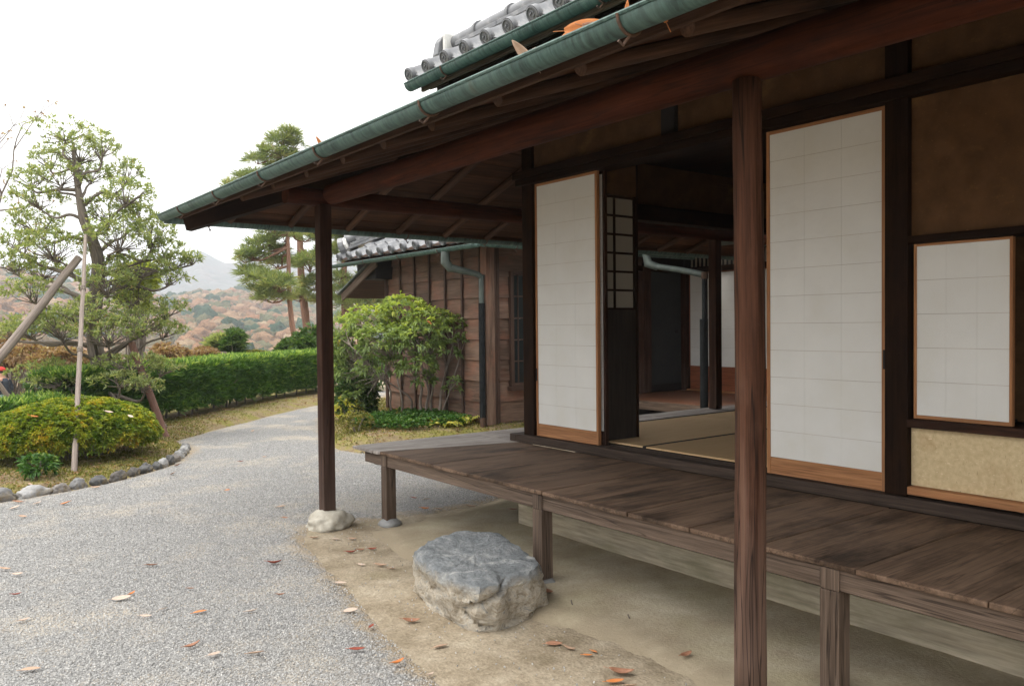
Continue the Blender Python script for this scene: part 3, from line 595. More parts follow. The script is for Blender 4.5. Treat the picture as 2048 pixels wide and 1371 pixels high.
# veranda
ver = MB(); ver.box(2.955, 3.02, -2.2, 5.80, .435, .522, 1); ver.box(3.5, 3.56, -2.2, 5.1, .42, .522, 1); ver.box(3.0, 8.6, 5.835, 5.89, .435, .522, 0)
ver.box(2.96, 4.0, 5.60, 5.66, .43, .52, 0)
ver = ver.build('veranda', M['leg'], house, bevel=.004, label='plank veranda on short square legs')
y = -2.2; ys = [y]
for q in [-1.75, -1.28, -.8, -.33, .2, .7, 1.2, 1.68, 2.12, 2.5, 2.9, 3.24, 3.58, 3.95, 4.33, 4.78]: ys.append(q)
for a, b in zip(ys, ys[1:]):
    mb = MB(); mb.box(2.935+random.uniform(-.006, .004), 4.036, a+.0025, b-.0025, .524, .548+random.uniform(-.0015, .0015), 0); mb.build('plank', M['deck'], ver, bevel=.005)
mb = MB(); mb.hexa([(2.935, 4.7825, .524), (4.036, 4.7825, .524), (4.036, 5.205, .524), (2.935, 5.515, .524), (2.935, 4.7825, .548), (4.036, 4.7825, .548), (4.036, 5.205, .548), (2.935, 5.515, .548)], 0); mb.build('plank', M['deck'], ver, bevel=.005)
mb = MB(); mb.hexa([(2.92, 5.522, .524), (4.05, 5.215, .524), (4.05, 5.60, .524), (2.92, 5.60, .524), (2.92, 5.522, .548), (4.05, 5.215, .548), (4.05, 5.60, .548), (2.92, 5.60, .548)], 0); mb.build('plank', M['deckend'], ver, bevel=.004)
mb = MB(); mb.box(2.915, 4.05, 5.604, 5.93, .524, .548, 0); mb.build('plank', M['deckend'], ver, bevel=.005)
for (xa, xb) in ((4.053, 6.2), (6.204, 8.6)):
    for (ya, yb) in ((5.24, 5.40), (5.404, 5.56), (5.564, 5.74), (5.744, 5.925)):
        mb = MB(); mb.box(xa, xb, ya, yb, .524, .547+random.uniform(-.001, .001), 0); mb.build('plank', M['deckend'], ver, bevel=.004)
for (lx, ly) in ((2.985, 5.475), (2.985, 3.635), (2.985, 1.795), (2.985, -.05), (4.6, 5.82), (6.3, 5.82), (8.0, 5.82)):
    mb = MB(); mb.box(lx-.042, lx+.042, ly-.042, ly+.042, .03, .434, 2); mb.box(lx-.042, lx-.031, ly-.042, ly+.042, .4345, .521, 2); mb.build('leg', M['leg'], ver, bevel=.005)
# foundation
for a, b in ((-2.2, .95), (.953, 4.79)):
    mb = MB(); mb.box(3.70, 3.80, a, b, -.02, .165, 1); mb.build('foundation_beam', M['pale'], house, bevel=.004)
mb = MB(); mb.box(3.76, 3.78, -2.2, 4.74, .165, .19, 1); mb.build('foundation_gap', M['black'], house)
for a, b in ((-2.2, -.2), (-.19, 1.1), (1.11, 2.45), (2.46, 3.6), (3.61, 4.77)):
    mb = MB(); mb.box(3.74, 3.77, a, b, .19, .50, 1); mb.build('skirting_board', M['pale'], house, bevel=.003)
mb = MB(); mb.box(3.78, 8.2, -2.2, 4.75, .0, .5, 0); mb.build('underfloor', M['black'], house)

# upper tiled roof of the house
def tile_mesh(wd, ln, slope, eave=True, disc=.06, th=.018):
    """one S-tile, local: x up the slope (towards +X), y along the eave, roll at y=0"""
    mb = MB(); ca, sa = math.cos(slope), math.sin(slope); n = 12; prof = []
    for i in range(n+1):
        q = i/n; y = (q-.16)*wd*1.06
        if q < .32: h = .055*math.sin(math.pi*q/.32)*1.0
        else: h = -.032*math.sin(math.pi*(q-.32)/.68)
        prof.append((y, h))
    def pt(u, y, h): return (u*ca-h*sa, -y, u*sa+h*ca)
    rows = [(0, 0), (ln, -.012)]
    V = [pt(u, y, h+dh) for u, dh in rows for y, h in prof]+[pt(u, y, h+dh-th) for u, dh in rows for y, h in prof]; k = n+1
    fs = [(i, i+1, k+i+1, k+i) for i in range(n)]+[(2*k+i+1, 2*k+i, 3*k+i, 3*k+i+1) for i in range(n)]+[(i+1, i, 2*k+i, 2*k+i+1) for i in range(n)]
    mb._add(V, fs, V)
    if eave:
        # drooping lip under the pan and the round end disc with its comma mark
        lip = [pt(-.004, y, h) for y, h in prof[3:]]+[pt(-.004, y, h-.05+.018*math.sin(math.pi*i/9)) for i, (y, h) in enumerate(prof[3:])]; k2 = len(prof[3:])
        mb._add(lip, [(i, i+1, k2+i+1, k2+i) for i in range(k2-1)], lip)
        cx = np.array(pt(-.012, 0.0, .0)); ax = np.array((-ca, 0, -sa)); up = np.array((-sa, 0, ca)); sd = np.array((0, 1., 0))
        cen = cx+up*.006
        mb.tube([cen-ax*.03, cen+ax*.012], disc, 18)
        ring = [cen+ax*.014+up*math.cos(a)*disc*.80+sd*math.sin(a)*disc*.80 for a in np.linspace(0, 2*math.pi, 19)]; mb.tube(ring, disc*.10, 5, cap=False)
        for ph in (0, math.pi):
            sw = [cen+ax*.014+up*math.cos(a+ph)*rr+sd*math.sin(a+ph)*rr for a, rr in zip(np.linspace(0, 3.6, 9), np.linspace(disc*.16, disc*.5, 9))]; mb.tube(sw, [disc*q for q in np.linspace(.17, .05, 9)], 5)
    return mb
UX, UZ, US = 3.20, 3.395, math.atan(.50)
ur = MB(); prism(ur, [(3.12, -2.5), (4.6, -2.5), (4.6, 5.22), (3.12, 5.22)], lambda x, y: 3.355+.5*(x-3.2)-.07, .03); uroof = ur.build('upper_roof', M['barndark'], house)
mb = MB(); mb.box(3.30, 4.07, -2.4, 5.22, 3.06, 3.325, 1); mb.build('upper_soffit', M['dark'], house)
for y in np.arange(-2.2, 5.3, .52):
    mb = MB(); mb.beam((3.16, y, 3.24), (3.32, y, 3.31), .05, .05); mb.build('rafter_end', M['rafter'], uroof)
mb = MB(); mb.box(3.15, 3.17, -2.4, 5.20, 3.222, 3.27, 1); mb.build('eave_board', M['leg'], uroof)
first = None; pitch = .247; ly = .30
for r in range(3):
    for i in range(19):
        y = 5.36-pitch*i; x = 3.165+ly*math.cos(US)*r; z = 3.385+ly*math.sin(US)*r+.012*r
        if r == 0:
            if i == 0: e0 = tile_mesh(pitch, ly*1.1, US, True, .055).build('eave_tile', M['tile'], uroof, smooth='auto', origin=(0, 0, 0)); e0.location = Vector((x, y, z))-wl(uroof)
            else: copy(e0, (x, y, z), uroof)
        else:
            if first is None: first = tile_mesh(pitch, ly*1.1, US, False).build('roof_tile', M['tile'], uroof, smooth='auto', origin=(0, 0, 0)); first.location = Vector((x, y, z))-wl(uroof)
            else: copy(first, (x, y, z), uroof)
# corner ridge: stacked noshi courses, round cap, end tile
RX = 3.66
for k_, (wd, z0, z1) in enumerate(((.20, 3.60, 3.645), (.18, 3.65, 3.69), (.16, 3.695, 3.735))):
    for j, (a, b) in enumerate(zip(np.arange(-2.0, 5.5, .55)+.12*k_, np.arange(-1.45, 5.6, .55)+.12*k_)):
        mb = MB(); mb.box(RX-wd/2, RX+wd/2, a+.003, min(b, 5.50), z0, z1-.004, 1); mb.build('ridge_tile', M['tile'], uroof, bevel=.004)
for a in np.arange(-2.0, 5.4, .42):
    mb = MB(); b = min(a+.42, 5.52); mb.tube([(RX, a, 3.76), (RX, a+.03, 3.76), (RX, a+.031, 3.757), (RX, b, 3.757)], [.078, .078, .066, .066], 14); mb.build('ridge_cap', M['tile'], uroof, smooth='auto')
mb = MB(); ang = np.linspace(0, 2*math.pi, 22)[:-1]
ring = [(RX+.15*math.sin(a)*(1 if math.cos(a) > 0 else .85+.25*abs(math.sin(a))), 0, 3.70+(.15*math.cos(a) if math.cos(a) > 0 else .20*math.cos(a))) for a in ang]
V = [(x_, 5.52, z_) for x_, _, z_ in ring]+[(x_, 5.60, z_) for x_, _, z_ in ring]; n_ = len(ring)
mb._add(V, [tuple(range(n_)), tuple(range(2*n_-1, n_-1, -1))]+[(i, n_+i, n_+(i+1) % n_, (i+1) % n_) for i in range(n_)], V); mb.tube([(RX, 5.60, 3.80), (RX, 5.63, 3.80)], .07, 14)
mb.build('ridge_end_tile', M['tile'], uroof, bevel=.008)
mb = MB(); mb.box(RX-.12, RX+.12, 5.475, 5.519, 3.56, 3.83, 2); mb.build('mortar', M['mortar'], uroof, bevel=.02)
gutter('gutter', (3.085, -2.5, 3.285), (3.085, 5.25, 3.274), .05, house, M['copper'], brk=[2.5+q for q in (3.2, 4.75)])
mb = MB(); mb.box(3.36, 4.60, -2.4, 4.98, 2.92, 3.058, 1); mb.box(3.48, 4.6, -2.4, 4.95, 3.27, 3.36, 1); mb.build('upper_wall', M['dark'], house)

# foundation stones
def stone(name, c, r, seed, m, label, cat, group=None, base=ICO3, amp=.2, fr=1.3):
    mb = rock(c, r, seed, base, amp, fr); return mb.build(name, M[m], None, smooth=True, label=label, cat=cat, group=group)
M['stonewhite'] = plain('pale_limestone', (.32, .29, .235), (.52, .49, .42), 16, .95, .8, c3=(.25, .2, .13), c3rng=(.55, .75), c3scale=5)
M['stonegrey'] = plain('grey_stone', (.2, .2, .2), (.34, .34, .33), 12, .9, .6)
stone('foundation_stone', (2.60, 5.70, .015), (.175, .155, .105), 3, 'stonewhite', 'rough whitish stone under the foot of the square corner post', 'stone', amp=.22, base=ICO4, fr=1.8)
stone('foundation_stone', (2.99, 5.475, -.005), (.09, .09, .05), 5, 'stonegrey', 'small dark stone under the far leg of the veranda', 'stone')
stone('foundation_stone', (2.985, 3.635, -.01), (.08, .08, .05), 6, 'stonegrey', 'small stone under the veranda leg behind the boulder', 'stone')
stone('foundation_stone', (2.985, 1.795, -.01), (.08, .08, .05), 7, 'stonegrey', 'small stone under the veranda leg nearest the camera', 'stone')

# ------------------------------------------------------------------ stepping boulder
def boulder():
    bot = np.array([(2.33, 4.02), (2.27, 3.72), (2.25, 3.48), (2.26, 3.31), (2.36, 3.23), (2.48, 3.27), (2.60, 3.29), (2.74, 3.29), (2.86, 3.46), (2.90, 3.75), (2.82, 4.0), (2.62, 4.12), (2.45, 4.12)])
    top = np.array([(2.29, 3.92), (2.235, 3.66), (2.225, 3.42), (2.26, 3.25), (2.37, 3.22), (2.46, 3.30), (2.60, 3.27), (2.73, 3.33), (2.79, 3.50), (2.80, 3.68), (2.84, 3.93), (2.66, 4.05), (2.46, 4.04)])
    c = np.array([2.52, 3.66]); n = 96
    def resample(p):
        q = np.vstack([p, p[:1]]); s_ = np.r_[0, np.cumsum(np.linalg.norm(np.diff(q, axis=0), axis=1))]; t = np.linspace(0, s_[-1], n, endpoint=False)
        return np.column_stack([np.interp(t, s_, q[:, 0]), np.interp(t, s_, q[:, 1])])
    B, T = resample(bot), resample(top)
    for _ in range(1): B = (np.roll(B, 1, 0)+2*B+np.roll(B, -1, 0))/4; T = (np.roll(T, 1, 0)+2*T+np.roll(T, -1, 0))/4
    rows = []
    zt = lambda p: .215+.055*np.clip((p[:, 1]-3.3)/.8, 0, 1)+.02*np.clip((p[:, 0]-2.5)/.3, 0, 1)
    for h in np.linspace(-.12, .86, 15):
        p = B+(T-B)*h; bulge = 1+.03*math.sin(math.pi*min(max(h, 0), 1)); p = c+(p-c)*bulge; rows.append(np.column_stack([p, zt(p)*h]))
    for s_, h in ((.992, .94), (.975, .985), (.93, 1.0), (.84, 1.01), (.72, 1.02), (.6, 1.02), (.48, 1.025), (.36, 1.03), (.24, 1.03), (.12, 1.03), (.0, 1.03)):
        p = c+(T-c)*s_; rows.append(np.column_stack([p, zt(p)*h]))
    V = []
    for i, r_ in enumerate(rows):
        for q in r_:
            p = Vector(q); d = Vector((q[0]-c[0], q[1]-c[1], .25 if i > 14 else 0))
            d = d.normalized() if d.length > 1e-6 else Vector((0, 0, 1))
            if i > 16: d = Vector((0, 0, 1))
            w1 = mnoise.noise(p*5+Vector((3, 1, 8))); w2 = mnoise.noise(Vector((p.x*11+p.z*4, p.y*11, p.z*13))); w3 = mnoise.noise(p*24); rg = abs(mnoise.noise(p*8+Vector((9, 4, 2))))
            w0 = mnoise.noise(p*2.6+Vector((7, 2, 1))); fl = mnoise.cell(Vector((p.x*7+.3*w1, p.y*7, p.z*6))); crk = max(0, 1-abs(math.atan2(q[1]-c[1], q[0]-c[0])+2.05+.25*math.sin(q[2]*22))/.10); a = .020*w0+.008*w1+.010*w2+.007*w3+.010*fl-.014*max(0, .10-rg)/.10-(.045*crk if 1 < i < 18 else 0)
            if i > 16: a *= .6*min(1, max(0, (math.hypot(q[0]-c[0], q[1]-c[1])-.02)/.08))
            V.append(np.array(q)+np.array(d)*a)
    m_ = len(rows); fs = [(i*n+k, i*n+(k+1) % n, (i+1)*n+(k+1) % n, (i+1)*n+k) for i in range(m_-1) for k in range(n)]
    mb = MB(); mb._add(V, fs, V); return mb
def boulder_mat():
    m, nt, b = mat('boulder_stone', (.3, .3, .3), .8, .3); L = nt.links; tc = nd(nt, 'ShaderNodeTexCoord').outputs['Object']
    g_ = nd(nt, 'ShaderNodeNewGeometry'); sp = nd(nt, 'ShaderNodeSeparateXYZ'); L.new(g_.outputs['Normal'], sp.inputs[0])
    n = noise(nt, tc, 7, 10, .7, dist=1.2); n2 = noise(nt, mapn(nt, tc, (2.5, 2.5, 4.5)), 3.2, 10, .72, dist=2.2); n3 = noise(nt, tc, 60, 5, .7)
    topc = ramp(nt, n, [(.32, (.12, .135, .145)), (.5, (.235, .25, .26)), (.6, (.36, .37, .37)), (.72, (.58, .57, .54))])
    side = ramp(nt, n2, [(.3, (.20, .155, .105)), (.42, (.43, .365, .275)), (.55, (.60, .54, .445)), (.64, (.30, .30, .285)), (.76, (.66, .62, .55))])
    so2 = nd(nt, 'ShaderNodeSeparateXYZ'); L.new(tc, so2.inputs[0]); hgt = mth(nt, 'MULTIPLY', mth(nt, 'SUBTRACT', so2.outputs[2], .185), 9.0)
    f = ramp(nt, mth(nt, 'ADD', mth(nt, 'ADD', mth(nt, 'MULTIPLY', sp.outputs[2], .35), hgt), mth(nt, 'MULTIPLY', mth(nt, 'SUBTRACT', n, .5), 2.0)), [(.0, (0, 0, 0)), (.75, (1, 1, 1))])
    c = mixc(nt, f, side, topc); c = mixc(nt, .5, c, ramp(nt, n3, [(.3, (.5, .5, .5)), (.7, (1.25, 1.25, 1.25))]), 'MULTIPLY')
    L.new(c, b.inputs['Base Color']); bump(nt, b, mth(nt, 'ADD', mth(nt, 'MULTIPLY', n2, .8), mth(nt, 'MULTIPLY', n3, .5)), 1.0, .03); return m
M['boulder'] = boulder_mat()
boulder().build('boulder', M['boulder'], None, smooth='auto', label='large flat-topped boulder serving as a step before the veranda', cat='boulder')

# ------------------------------------------------------------------ tatami mats
def tatami_mat(x0, x1, y0, y1, label):
    t_ = empty('tatami_mat', ((x0+x1)/2, (y0+y1)/2, .598), label, 'tatami mat', 'straw mats on the room floor')
    mb = MB(); mb.box(x0, x1, y0+.014, y1-.014, .599, .622, 0); mb.build('mat_body', M['tatami'], t_, bevel=.004)
    for a, b in ((y0, y0+.0135), (y1-.0135, y1)):
        mb = MB(); mb.box(x0, x1, a, b, .599, .6235, 0); mb.build('cloth_edge', M['black'], t_)
tatami_mat(4.262, 6.05, 4.04, 5.085, 'pale straw mat along the far side opening, touching the door sill')
tatami_mat(6.055, 7.88, 4.04, 5.085, 'pale straw mat deep in the room by the side opening')
tatami_mat(4.262, 6.05, 2.99, 4.036, 'darker straw mat in front, just inside the sill beside the round post')
tatami_mat(6.055, 7.88, 2.99, 4.036, 'straw mat deep in the room behind the front one')

# ------------------------------------------------------------------ outbuilding
ob = empty('outbuilding', (6.7, 9.3, 0), 'brown boarded outbuilding with grey tiled roof behind the leafy shrub', 'outbuilding')
def O(name, *bx, m='barndark', par=None, bevel=.003, ax=None, label=None):
    mb = MB(); mb.box(*bx, ax=ax); return mb.build(name, M[m], par or ob, bevel=bevel, label=label)
core = MB(); core.box(6.64, 12.5, 9.26, 12.05, .05, 2.75); wall = core.build('wall', M['black'], ob)
O('footing', 6.60, 6.72, 9.2, 12.08, -.02, .115, m='pale', bevel=.004); O('footing', 6.72, 9.7, 9.2, 9.27, -.02, .115, m='barndark')
bat = [9.36+.449*i for i in range(7)]
for r in range(9):
    z0 = .12+.294*r
    for a, b in zip(bat, bat[1:]):
        mb = MB(); j = random.uniform(0, .003)
        mb.hexa([(6.598-j, a+.001, z0), (6.64, a+.001, z0), (6.64, b-.001, z0), (6.598-j, b-.001, z0), (6.622-j, a+.001, z0+.292), (6.64, a+.001, z0+.292), (6.64, b-.001, z0+.292), (6.622-j, b-.001, z0+.292)], 1)
        mb.build('plank', M['barn'], wall)
    xr = ((6.80, 7.0),) if .5 < z0 < 1.95 else ((6.80, 7.60),)
    for xa, xb in xr+((8.3, 9.72),):
        mb = MB(); j = random.uniform(0, .003)
        mb.hexa([(xa, 9.218-j, z0), (xb, 9.218-j, z0), (xb, 9.26, z0), (xa, 9.26, z0), (xa, 9.242-j, z0+.292), (xb, 9.242-j, z0+.292), (xb, 9.26, z0+.292), (xa, 9.26, z0+.292)], 0); mb.build('plank', M['barn'], wall)
for y in bat: O('batten', 6.570, 6.597, y-.02, y+.02, .118, 2.68, ax=2)
O('batten', 6.565, 6.60, 12.06, 12.10, .0, 2.6, ax=2)
O('corner_post', 6.55, 6.70, 9.16, 9.30, .10, 2.62, ax=2, bevel=.008, m='barn'); O('batten', 6.705, 6.735, 9.17, 9.25, .1, 2.6, ax=2); O('batten', 6.745, 6.795, 9.18, 9.25, .1, 2.6, ax=2)
win = O('window', 6.99, 7.045, 9.17, 9.27, .62, 2.26, ax=2, label='tall narrow glazed window at the near corner of the outbuilding')
O('window_frame', 7.8, 7.85, 9.17, 9.27, .62, 2.26, ax=2, par=win); O('window_frame', 7.046, 7.799, 9.17, 9.27, 2.21, 2.26, par=win); O('window_frame', 7.046, 7.799, 9.17, 9.27, .62, .67, par=win)
O('window_sill', 6.96, 7.88, 9.14, 9.27, .565, .618, par=win)
for x in (7.135, 7.28, 7.43, 7.58): O('glazing_bar', x-.009, x+.009, 9.19, 9.215, .671, 2.209, par=win, ax=2)
for i in range(1, 5): O('glazing_bar', 7.046, 7.799, 9.191, 9.214, .67+.308*i-.009, .67+.308*i+.009, par=win, ax=0)
xs_ = [7.046, 7.126, 7.271, 7.421, 7.571, 7.799]
for i in range(5):
    for a, b in zip(xs_, xs_[1:]):
        mb = MB(); mb.box(a+.002, b-.002, 9.204, 9.207, .672+.308*i, .968+.308*i); mb.build('pane', M['glass'], win)
O('blind', 7.046, 7.2, 9.22, 9.225, 1.05, 1.6, m='paper', par=win, bevel=0)
for z in np.arange(.12, .56, .294): pass
# roof of the outbuilding
OS = math.atan(.46); EX, EZ = 6.08, 2.665; TP = .36; TL = .33
prb = MB(); zo = lambda x: EZ-.075+.46*(x-EX)
prism(prb, [(6.09, 8.69), (8.1, 10.7), (8.1, 10.9), (6.09, 12.9)], lambda x, y: zo(x)+.02, .03)
prism(prb, [(6.02, 8.62), (13, 8.62), (13, 10.7), (8.1, 10.7)], lambda x, y: EZ-.075+.46*(y-8.68), .04)
oroof = prb.build('roof', M['barndark'], ob)
te = tile_mesh(TP, TL*1.12, OS, True, .07).build('eave_tile', M['tile'], oroof, smooth='auto', origin=(0, 0, 0)); te.location = Vector((EX, 12.75, EZ))-wl(oroof)
tr = tile_mesh(TP, TL*1.12, OS, False).build('roof_tile', M['tile'], oroof, smooth='auto', origin=(0, 0, 0)); tr.location = Vector((6.4, 12.4, EZ+.16))-wl(oroof)
for r in range(6):
    d = TL*r; x = EX+d*math.cos(OS); z = EZ+d*math.sin(OS)+.013*r
    for i in range(12):
        y = 12.75-TP*i
        if (r == 0 and i == 0): continue
        if y > 12.80-(x-EX)*1.0 or y < 8.72+(x-EX): continue
        copy(te if r == 0 else tr, (x, y, z), oroof)
    for i in range(13):
        xx = 6.30+TP*i; yy = 8.70+d*math.cos(OS)
        if xx < 6.12+(yy-8.70): continue
        copy(te if r == 0 else tr, (xx, yy, z), oroof, rz=math.pi/2)
ha = np.array((6.22, 12.78, 2.80)); hb = np.array((8.2, 10.85, 3.74)); hd = (hb-ha)/np.linalg.norm(hb-ha)
for k_, (wd, h0) in enumerate(((.22, .0), (.19, .055), (.17, .105))):
    for j in range(5):
        mb = MB(); s0 = .55*j+.1*k_; mb.beam(ha+hd*s0+np.array((0, 0, h0)), ha+hd*(s0+.545)+np.array((0, 0, h0)), wd, .045); mb.build('ridge_tile', M['tile'], oroof, bevel=.005)
for j in range(6):
    mb = MB(); a = ha+hd*.45*j+np.array((0, 0, .165)); mb.tube([a, a+hd*.03, a+hd*.031, a+hd*.45], [.095, .095, .08, .08], 12); mb.build('ridge_cap', M['tile'], oroof, smooth='auto')
mb = MB(); mb.tube([ha-hd*.10+np.array((0, 0, .07)), ha+np.array((0, 0, .07))], [.17, .15], 14); mb.build('ridge_end_tile', M['tile'], oroof, bevel=.01)
mb = MB(); mb.tube([ha+hd*.002+np.array((0, 0, .08)), ha+hd*.05+np.array((0, 0, .08))], [.155, .13], 12, wob=.1); mb.build('mortar', M['mortar'], oroof)
mb = MB(); mb.beam((6.10, 8.7, 2.545), (6.10, 12.9, 2.545), .02, .05); mb.build('eave_board', M['barndark'], oroof)
for y in np.arange(8.9, 12.9, .45):
    mb = MB(); mb.beam((6.06, y, 2.55), (6.62, y, 2.78), .05, .06); mb.build('rafter', M['dark'], oroof)
# pent roof at the far end
mb = MB(); mb.hexa([(6.25, 12.05, 2.40), (8.6, 12.05, 2.40), (8.6, 13.05, 1.99), (6.25, 13.05, 1.99), (6.25, 12.05, 2.43), (8.6, 12.05, 2.43), (8.6, 13.05, 2.02), (6.25, 13.05, 2.02)], 0); pr_ = mb.build('pent_roof', M['rafter'], ob)
mb = MB(); mb.beam((6.24, 11.75, 2.52), (6.24, 13.02, 2.0), .03, .13); mb.build('barge_board', M['leg'], pr_, bevel=.004)
mb = MB(); mb.beam((6.23, 11.7, 2.63), (6.23, 13.1, 2.055), .10, .02); mb.build('copper_edge', M['copperpale'], pr_)
mb = MB(); mb.box(6.30, 6.62, 11.90, 12.55, 2.27, 2.60); mb.build('bracket_beam', M['black'], pr_)
gutter('gutter', (6.02, 8.60, 2.545), (6.02, 13.05, 2.535), .05, ob, M['copper'], brk=[.9, 2.0, 3.1])
gutter('gutter', (6.02, 8.58, 2.555), (10.2, 8.58, 2.55), .05, ob, M['copper'], brk=[.6])
mb = MB(); mb.tube([(6.02, 9.36, 2.50), (6.02, 9.36, 2.36), (6.10, 9.34, 2.26)], [.06, .07, .055], 10); mb.tube([(6.07, 9.345, 2.285), (6.44, 9.21, 2.20), (6.50, 9.20, 2.16)], [.055, .042, .04], 10); dp = mb.build('downpipe', M['copperpale'], ob, smooth='auto', label='pale copper downpipe from the outbuilding gutter')
mb = MB(); mb.tube([(6.50, 9.20, 2.16), (6.50, 9.20, 1.80)], .036, 12); mb.tube([(6.50, 9.2, 2.19), (6.50, 9.2, 2.15)], .044, 12); mb.build('pipe', M['copperpale'], dp, smooth='auto')
mb = MB(); mb.tube([(6.50, 9.20, 1.80), (6.50, 9.20, .22)], .043, 14); mb.tube([(6.50, 9.2, .52), (6.5, 9.2, .49)], .047, 14); mb.build('pipe', M['blackpipe'], dp, smooth='auto', label='black lower length of the downpipe')
mb = MB(); mb.tube([(6.50, 9.20, .22), (6.50, 9.20, .05)], .04, 12); mb.build('pipe_foot', M['iron'], dp, smooth='auto')

# ------------------------------------------------------------------ far wing across the little court
wg = empty('house_wing', (9.5, 7, 0), 'far wing of the house with brown floor and paper screens, seen through the open room', 'house')
def Wg(name, *bx, m='post', bevel=.003, ax=None, label=None, par=None):
    mb = MB(); mb.box(*bx, ax=ax); return mb.build(name, M[m], par or wg, bevel=bevel, label=label)
Wg('floor', 8.70, 10.6, 3.0, 9.15, .30, .375, m='floor'); Wg('floor_edge', 8.62, 8.698, 3.0, 9.15, .26, .377, m='leg'); Wg('underfloor', 9.0, 10.6, 3.0, 9.15, -.02, .29, m='black', bevel=0)
for y in (8.9, 7.6, 6.3): Wg('floor_post', 8.63, 8.69, y-.03, y+.03, 0, .26, m='leg')
Wg('door_post', 9.60, 9.77, 9.08, 9.24, .376, 2.42, label='brown post left of the dark door'); Wg('door_post', 10.58, 10.70, 9.06, 9.24, .376, 2.42, label='brown post right of the dark door')
dr = Wg('door', 9.775, 10.575, 9.16, 9.2, .50, 2.33, m='doordark', label='dark cloth-covered door in the far wing'); Wg('skirt_board', 9.775, 10.575, 9.155, 9.2, .38, .498, m='black', par=dr)
mb = MB(); mb.tube([(10.46, 9.15, 1.36), (10.46, 9.162, 1.36)], .03, 12); mb.build('handle', M['black'], dr)
Wg('door_head', 9.5, 10.75, 9.1, 9.24, 2.34, 2.42, m='dark')
Wg('wall', 9.3, 12.5, 9.255, 9.30, 2.42, 3.0, m='dark')
house_bk = house
for (ya, yb) in ((8.06, 9.02), (7.08, 8.04), (6.1, 7.06), (5.1, 6.08)):
    house = wg
    sc_ = screen(10.62, ya, yb, .77, 2.33, 0, 5, 3, m_frame='redboard', st=.02)
    house = house_bk
    Wg('skirt_board', 10.625, 10.65, ya+.01, yb-.01, .40, .768, m='redboard')
Wg('door_sill', 10.58, 10.68, 3, 9.05, .376, .399, m='orange'); Wg('door_head', 10.58, 10.70, 3, 9.05, 2.332, 2.42, m='dark')
tl = Wg('transom', 10.6, 10.69, 3, 9.05, 2.64, 2.70, m='dark'); Wg('paper', 10.66, 10.665, 3, 9.05, 2.42, 2.64, m='lat', bevel=0, par=tl)
mb = MB()
for y in np.arange(4.5, 9.05, .085): mb.box(10.615, 10.64, y-.012, y+.012, 2.421, 2.639, 2)
mb.build('lattice', M['black'], tl)
Wg('wall', 10.7, 12.5, 3, 9.2, -.02, 3.0, m='black', bevel=0)
mb = MB(); prism(mb, [(8.42, 3), (11, 3), (11, 8.5), (8.42, 8.5)], lambda x, y: 2.50+.33*(x-8.42), .05); wr = mb.build('eave_roof', M['board'], wg)
for y in np.arange(3.4, 8.5, .5):
    mb = MB(); mb.tube([(8.46, y, 2.475), (10.6, y, 3.18)], .03, 8); mb.build('rafter', M['rafter'], wr, smooth='auto')
gutter('gutter', (8.40, 3, 2.53), (8.40, 8.46, 2.52), .05, wg, M['copperpale'])
mb = MB(); mb.tube([(8.42, 7.93, 2.49), (8.44, 7.90, 2.33), (8.50, 7.78, 2.28)], [.05, .065, .05], 10); mb.tube([(8.49, 7.80, 2.29), (8.56, 7.42, 2.22), (8.6, 7.02, 2.13)], .042, 10); d2 = mb.build('downpipe', M['copperpale'], wg, smooth='auto', label='pale copper elbow crossing to a black rainwater pipe')
mb = MB(); mb.tube([(8.59, 7.03, 2.16), (8.59, 7.03, 1.4)], .038, 12); mb.build('pipe', M['blackpipe'], d2, smooth='auto')
mb = MB(); mb.tube([(8.57, 7.03, 1.55), (8.57, 7.03, .02)], .055, 14); mb.build('pipe', M['blackpipe'], d2, smooth='auto')
mb = MB(); mb.tube([(8.59, 7.03, 2.17), (8.59, 7.03, 2.08)], .046, 10); mb.build('pipe_joint', M['iron'], d2, smooth='auto')

# ------------------------------------------------------------------ kerb stones
KERB = [((.70, 8.40), .22, .10, 'long grey kerb stone at the left edge of the moss bed'), ((1.0, 8.46), .17, .085, 'pale flat kerb stone under the left end of the clipped bush'), ((1.22, 8.52), .10, .07, 'small brownish kerb stone left of the support pole foot'),
        ((1.38, 8.60), .10, .085, 'rounded grey kerb stone before the support pole foot'), ((1.57, 8.66), .11, .085, 'dark rounded kerb stone just right of the support pole foot'), ((1.77, 8.80), .13, .08, 'long dark brown kerb stone in the middle of the row'),
        ((1.95, 8.96), .075, .085, 'round pale kerb stone standing next to the long dark one'), ((2.09, 9.07), .11, .09, 'dark blocky kerb stone in the bend of the row'), ((2.23, 9.18), .06, .08, 'small dark upright kerb stone beside the whitish one'),
        ((2.32, 9.32), .075, .09, 'whitish kerb stone in the bend of the row'), ((2.43, 9.46), .075, .10, 'bluish dark upright kerb stone after the whitish one'), ((2.53, 9.62), .065, .075, 'tan round kerb stone towards the far end'),
        ((2.62, 9.80), .08, .08, 'light grey kerb stone towards the far end'), ((2.70, 9.98), .075, .075, 'mauve grey kerb stone near the far end'), ((2.78, 10.17), .085, .085, 'large pale kerb stone near the far end'), ((2.85, 10.38), .07, .07, 'small grey kerb stone next to last of the row'), ((2.90, 10.57), .06, .06, 'last tiny kerb stone of the row, farthest away')]
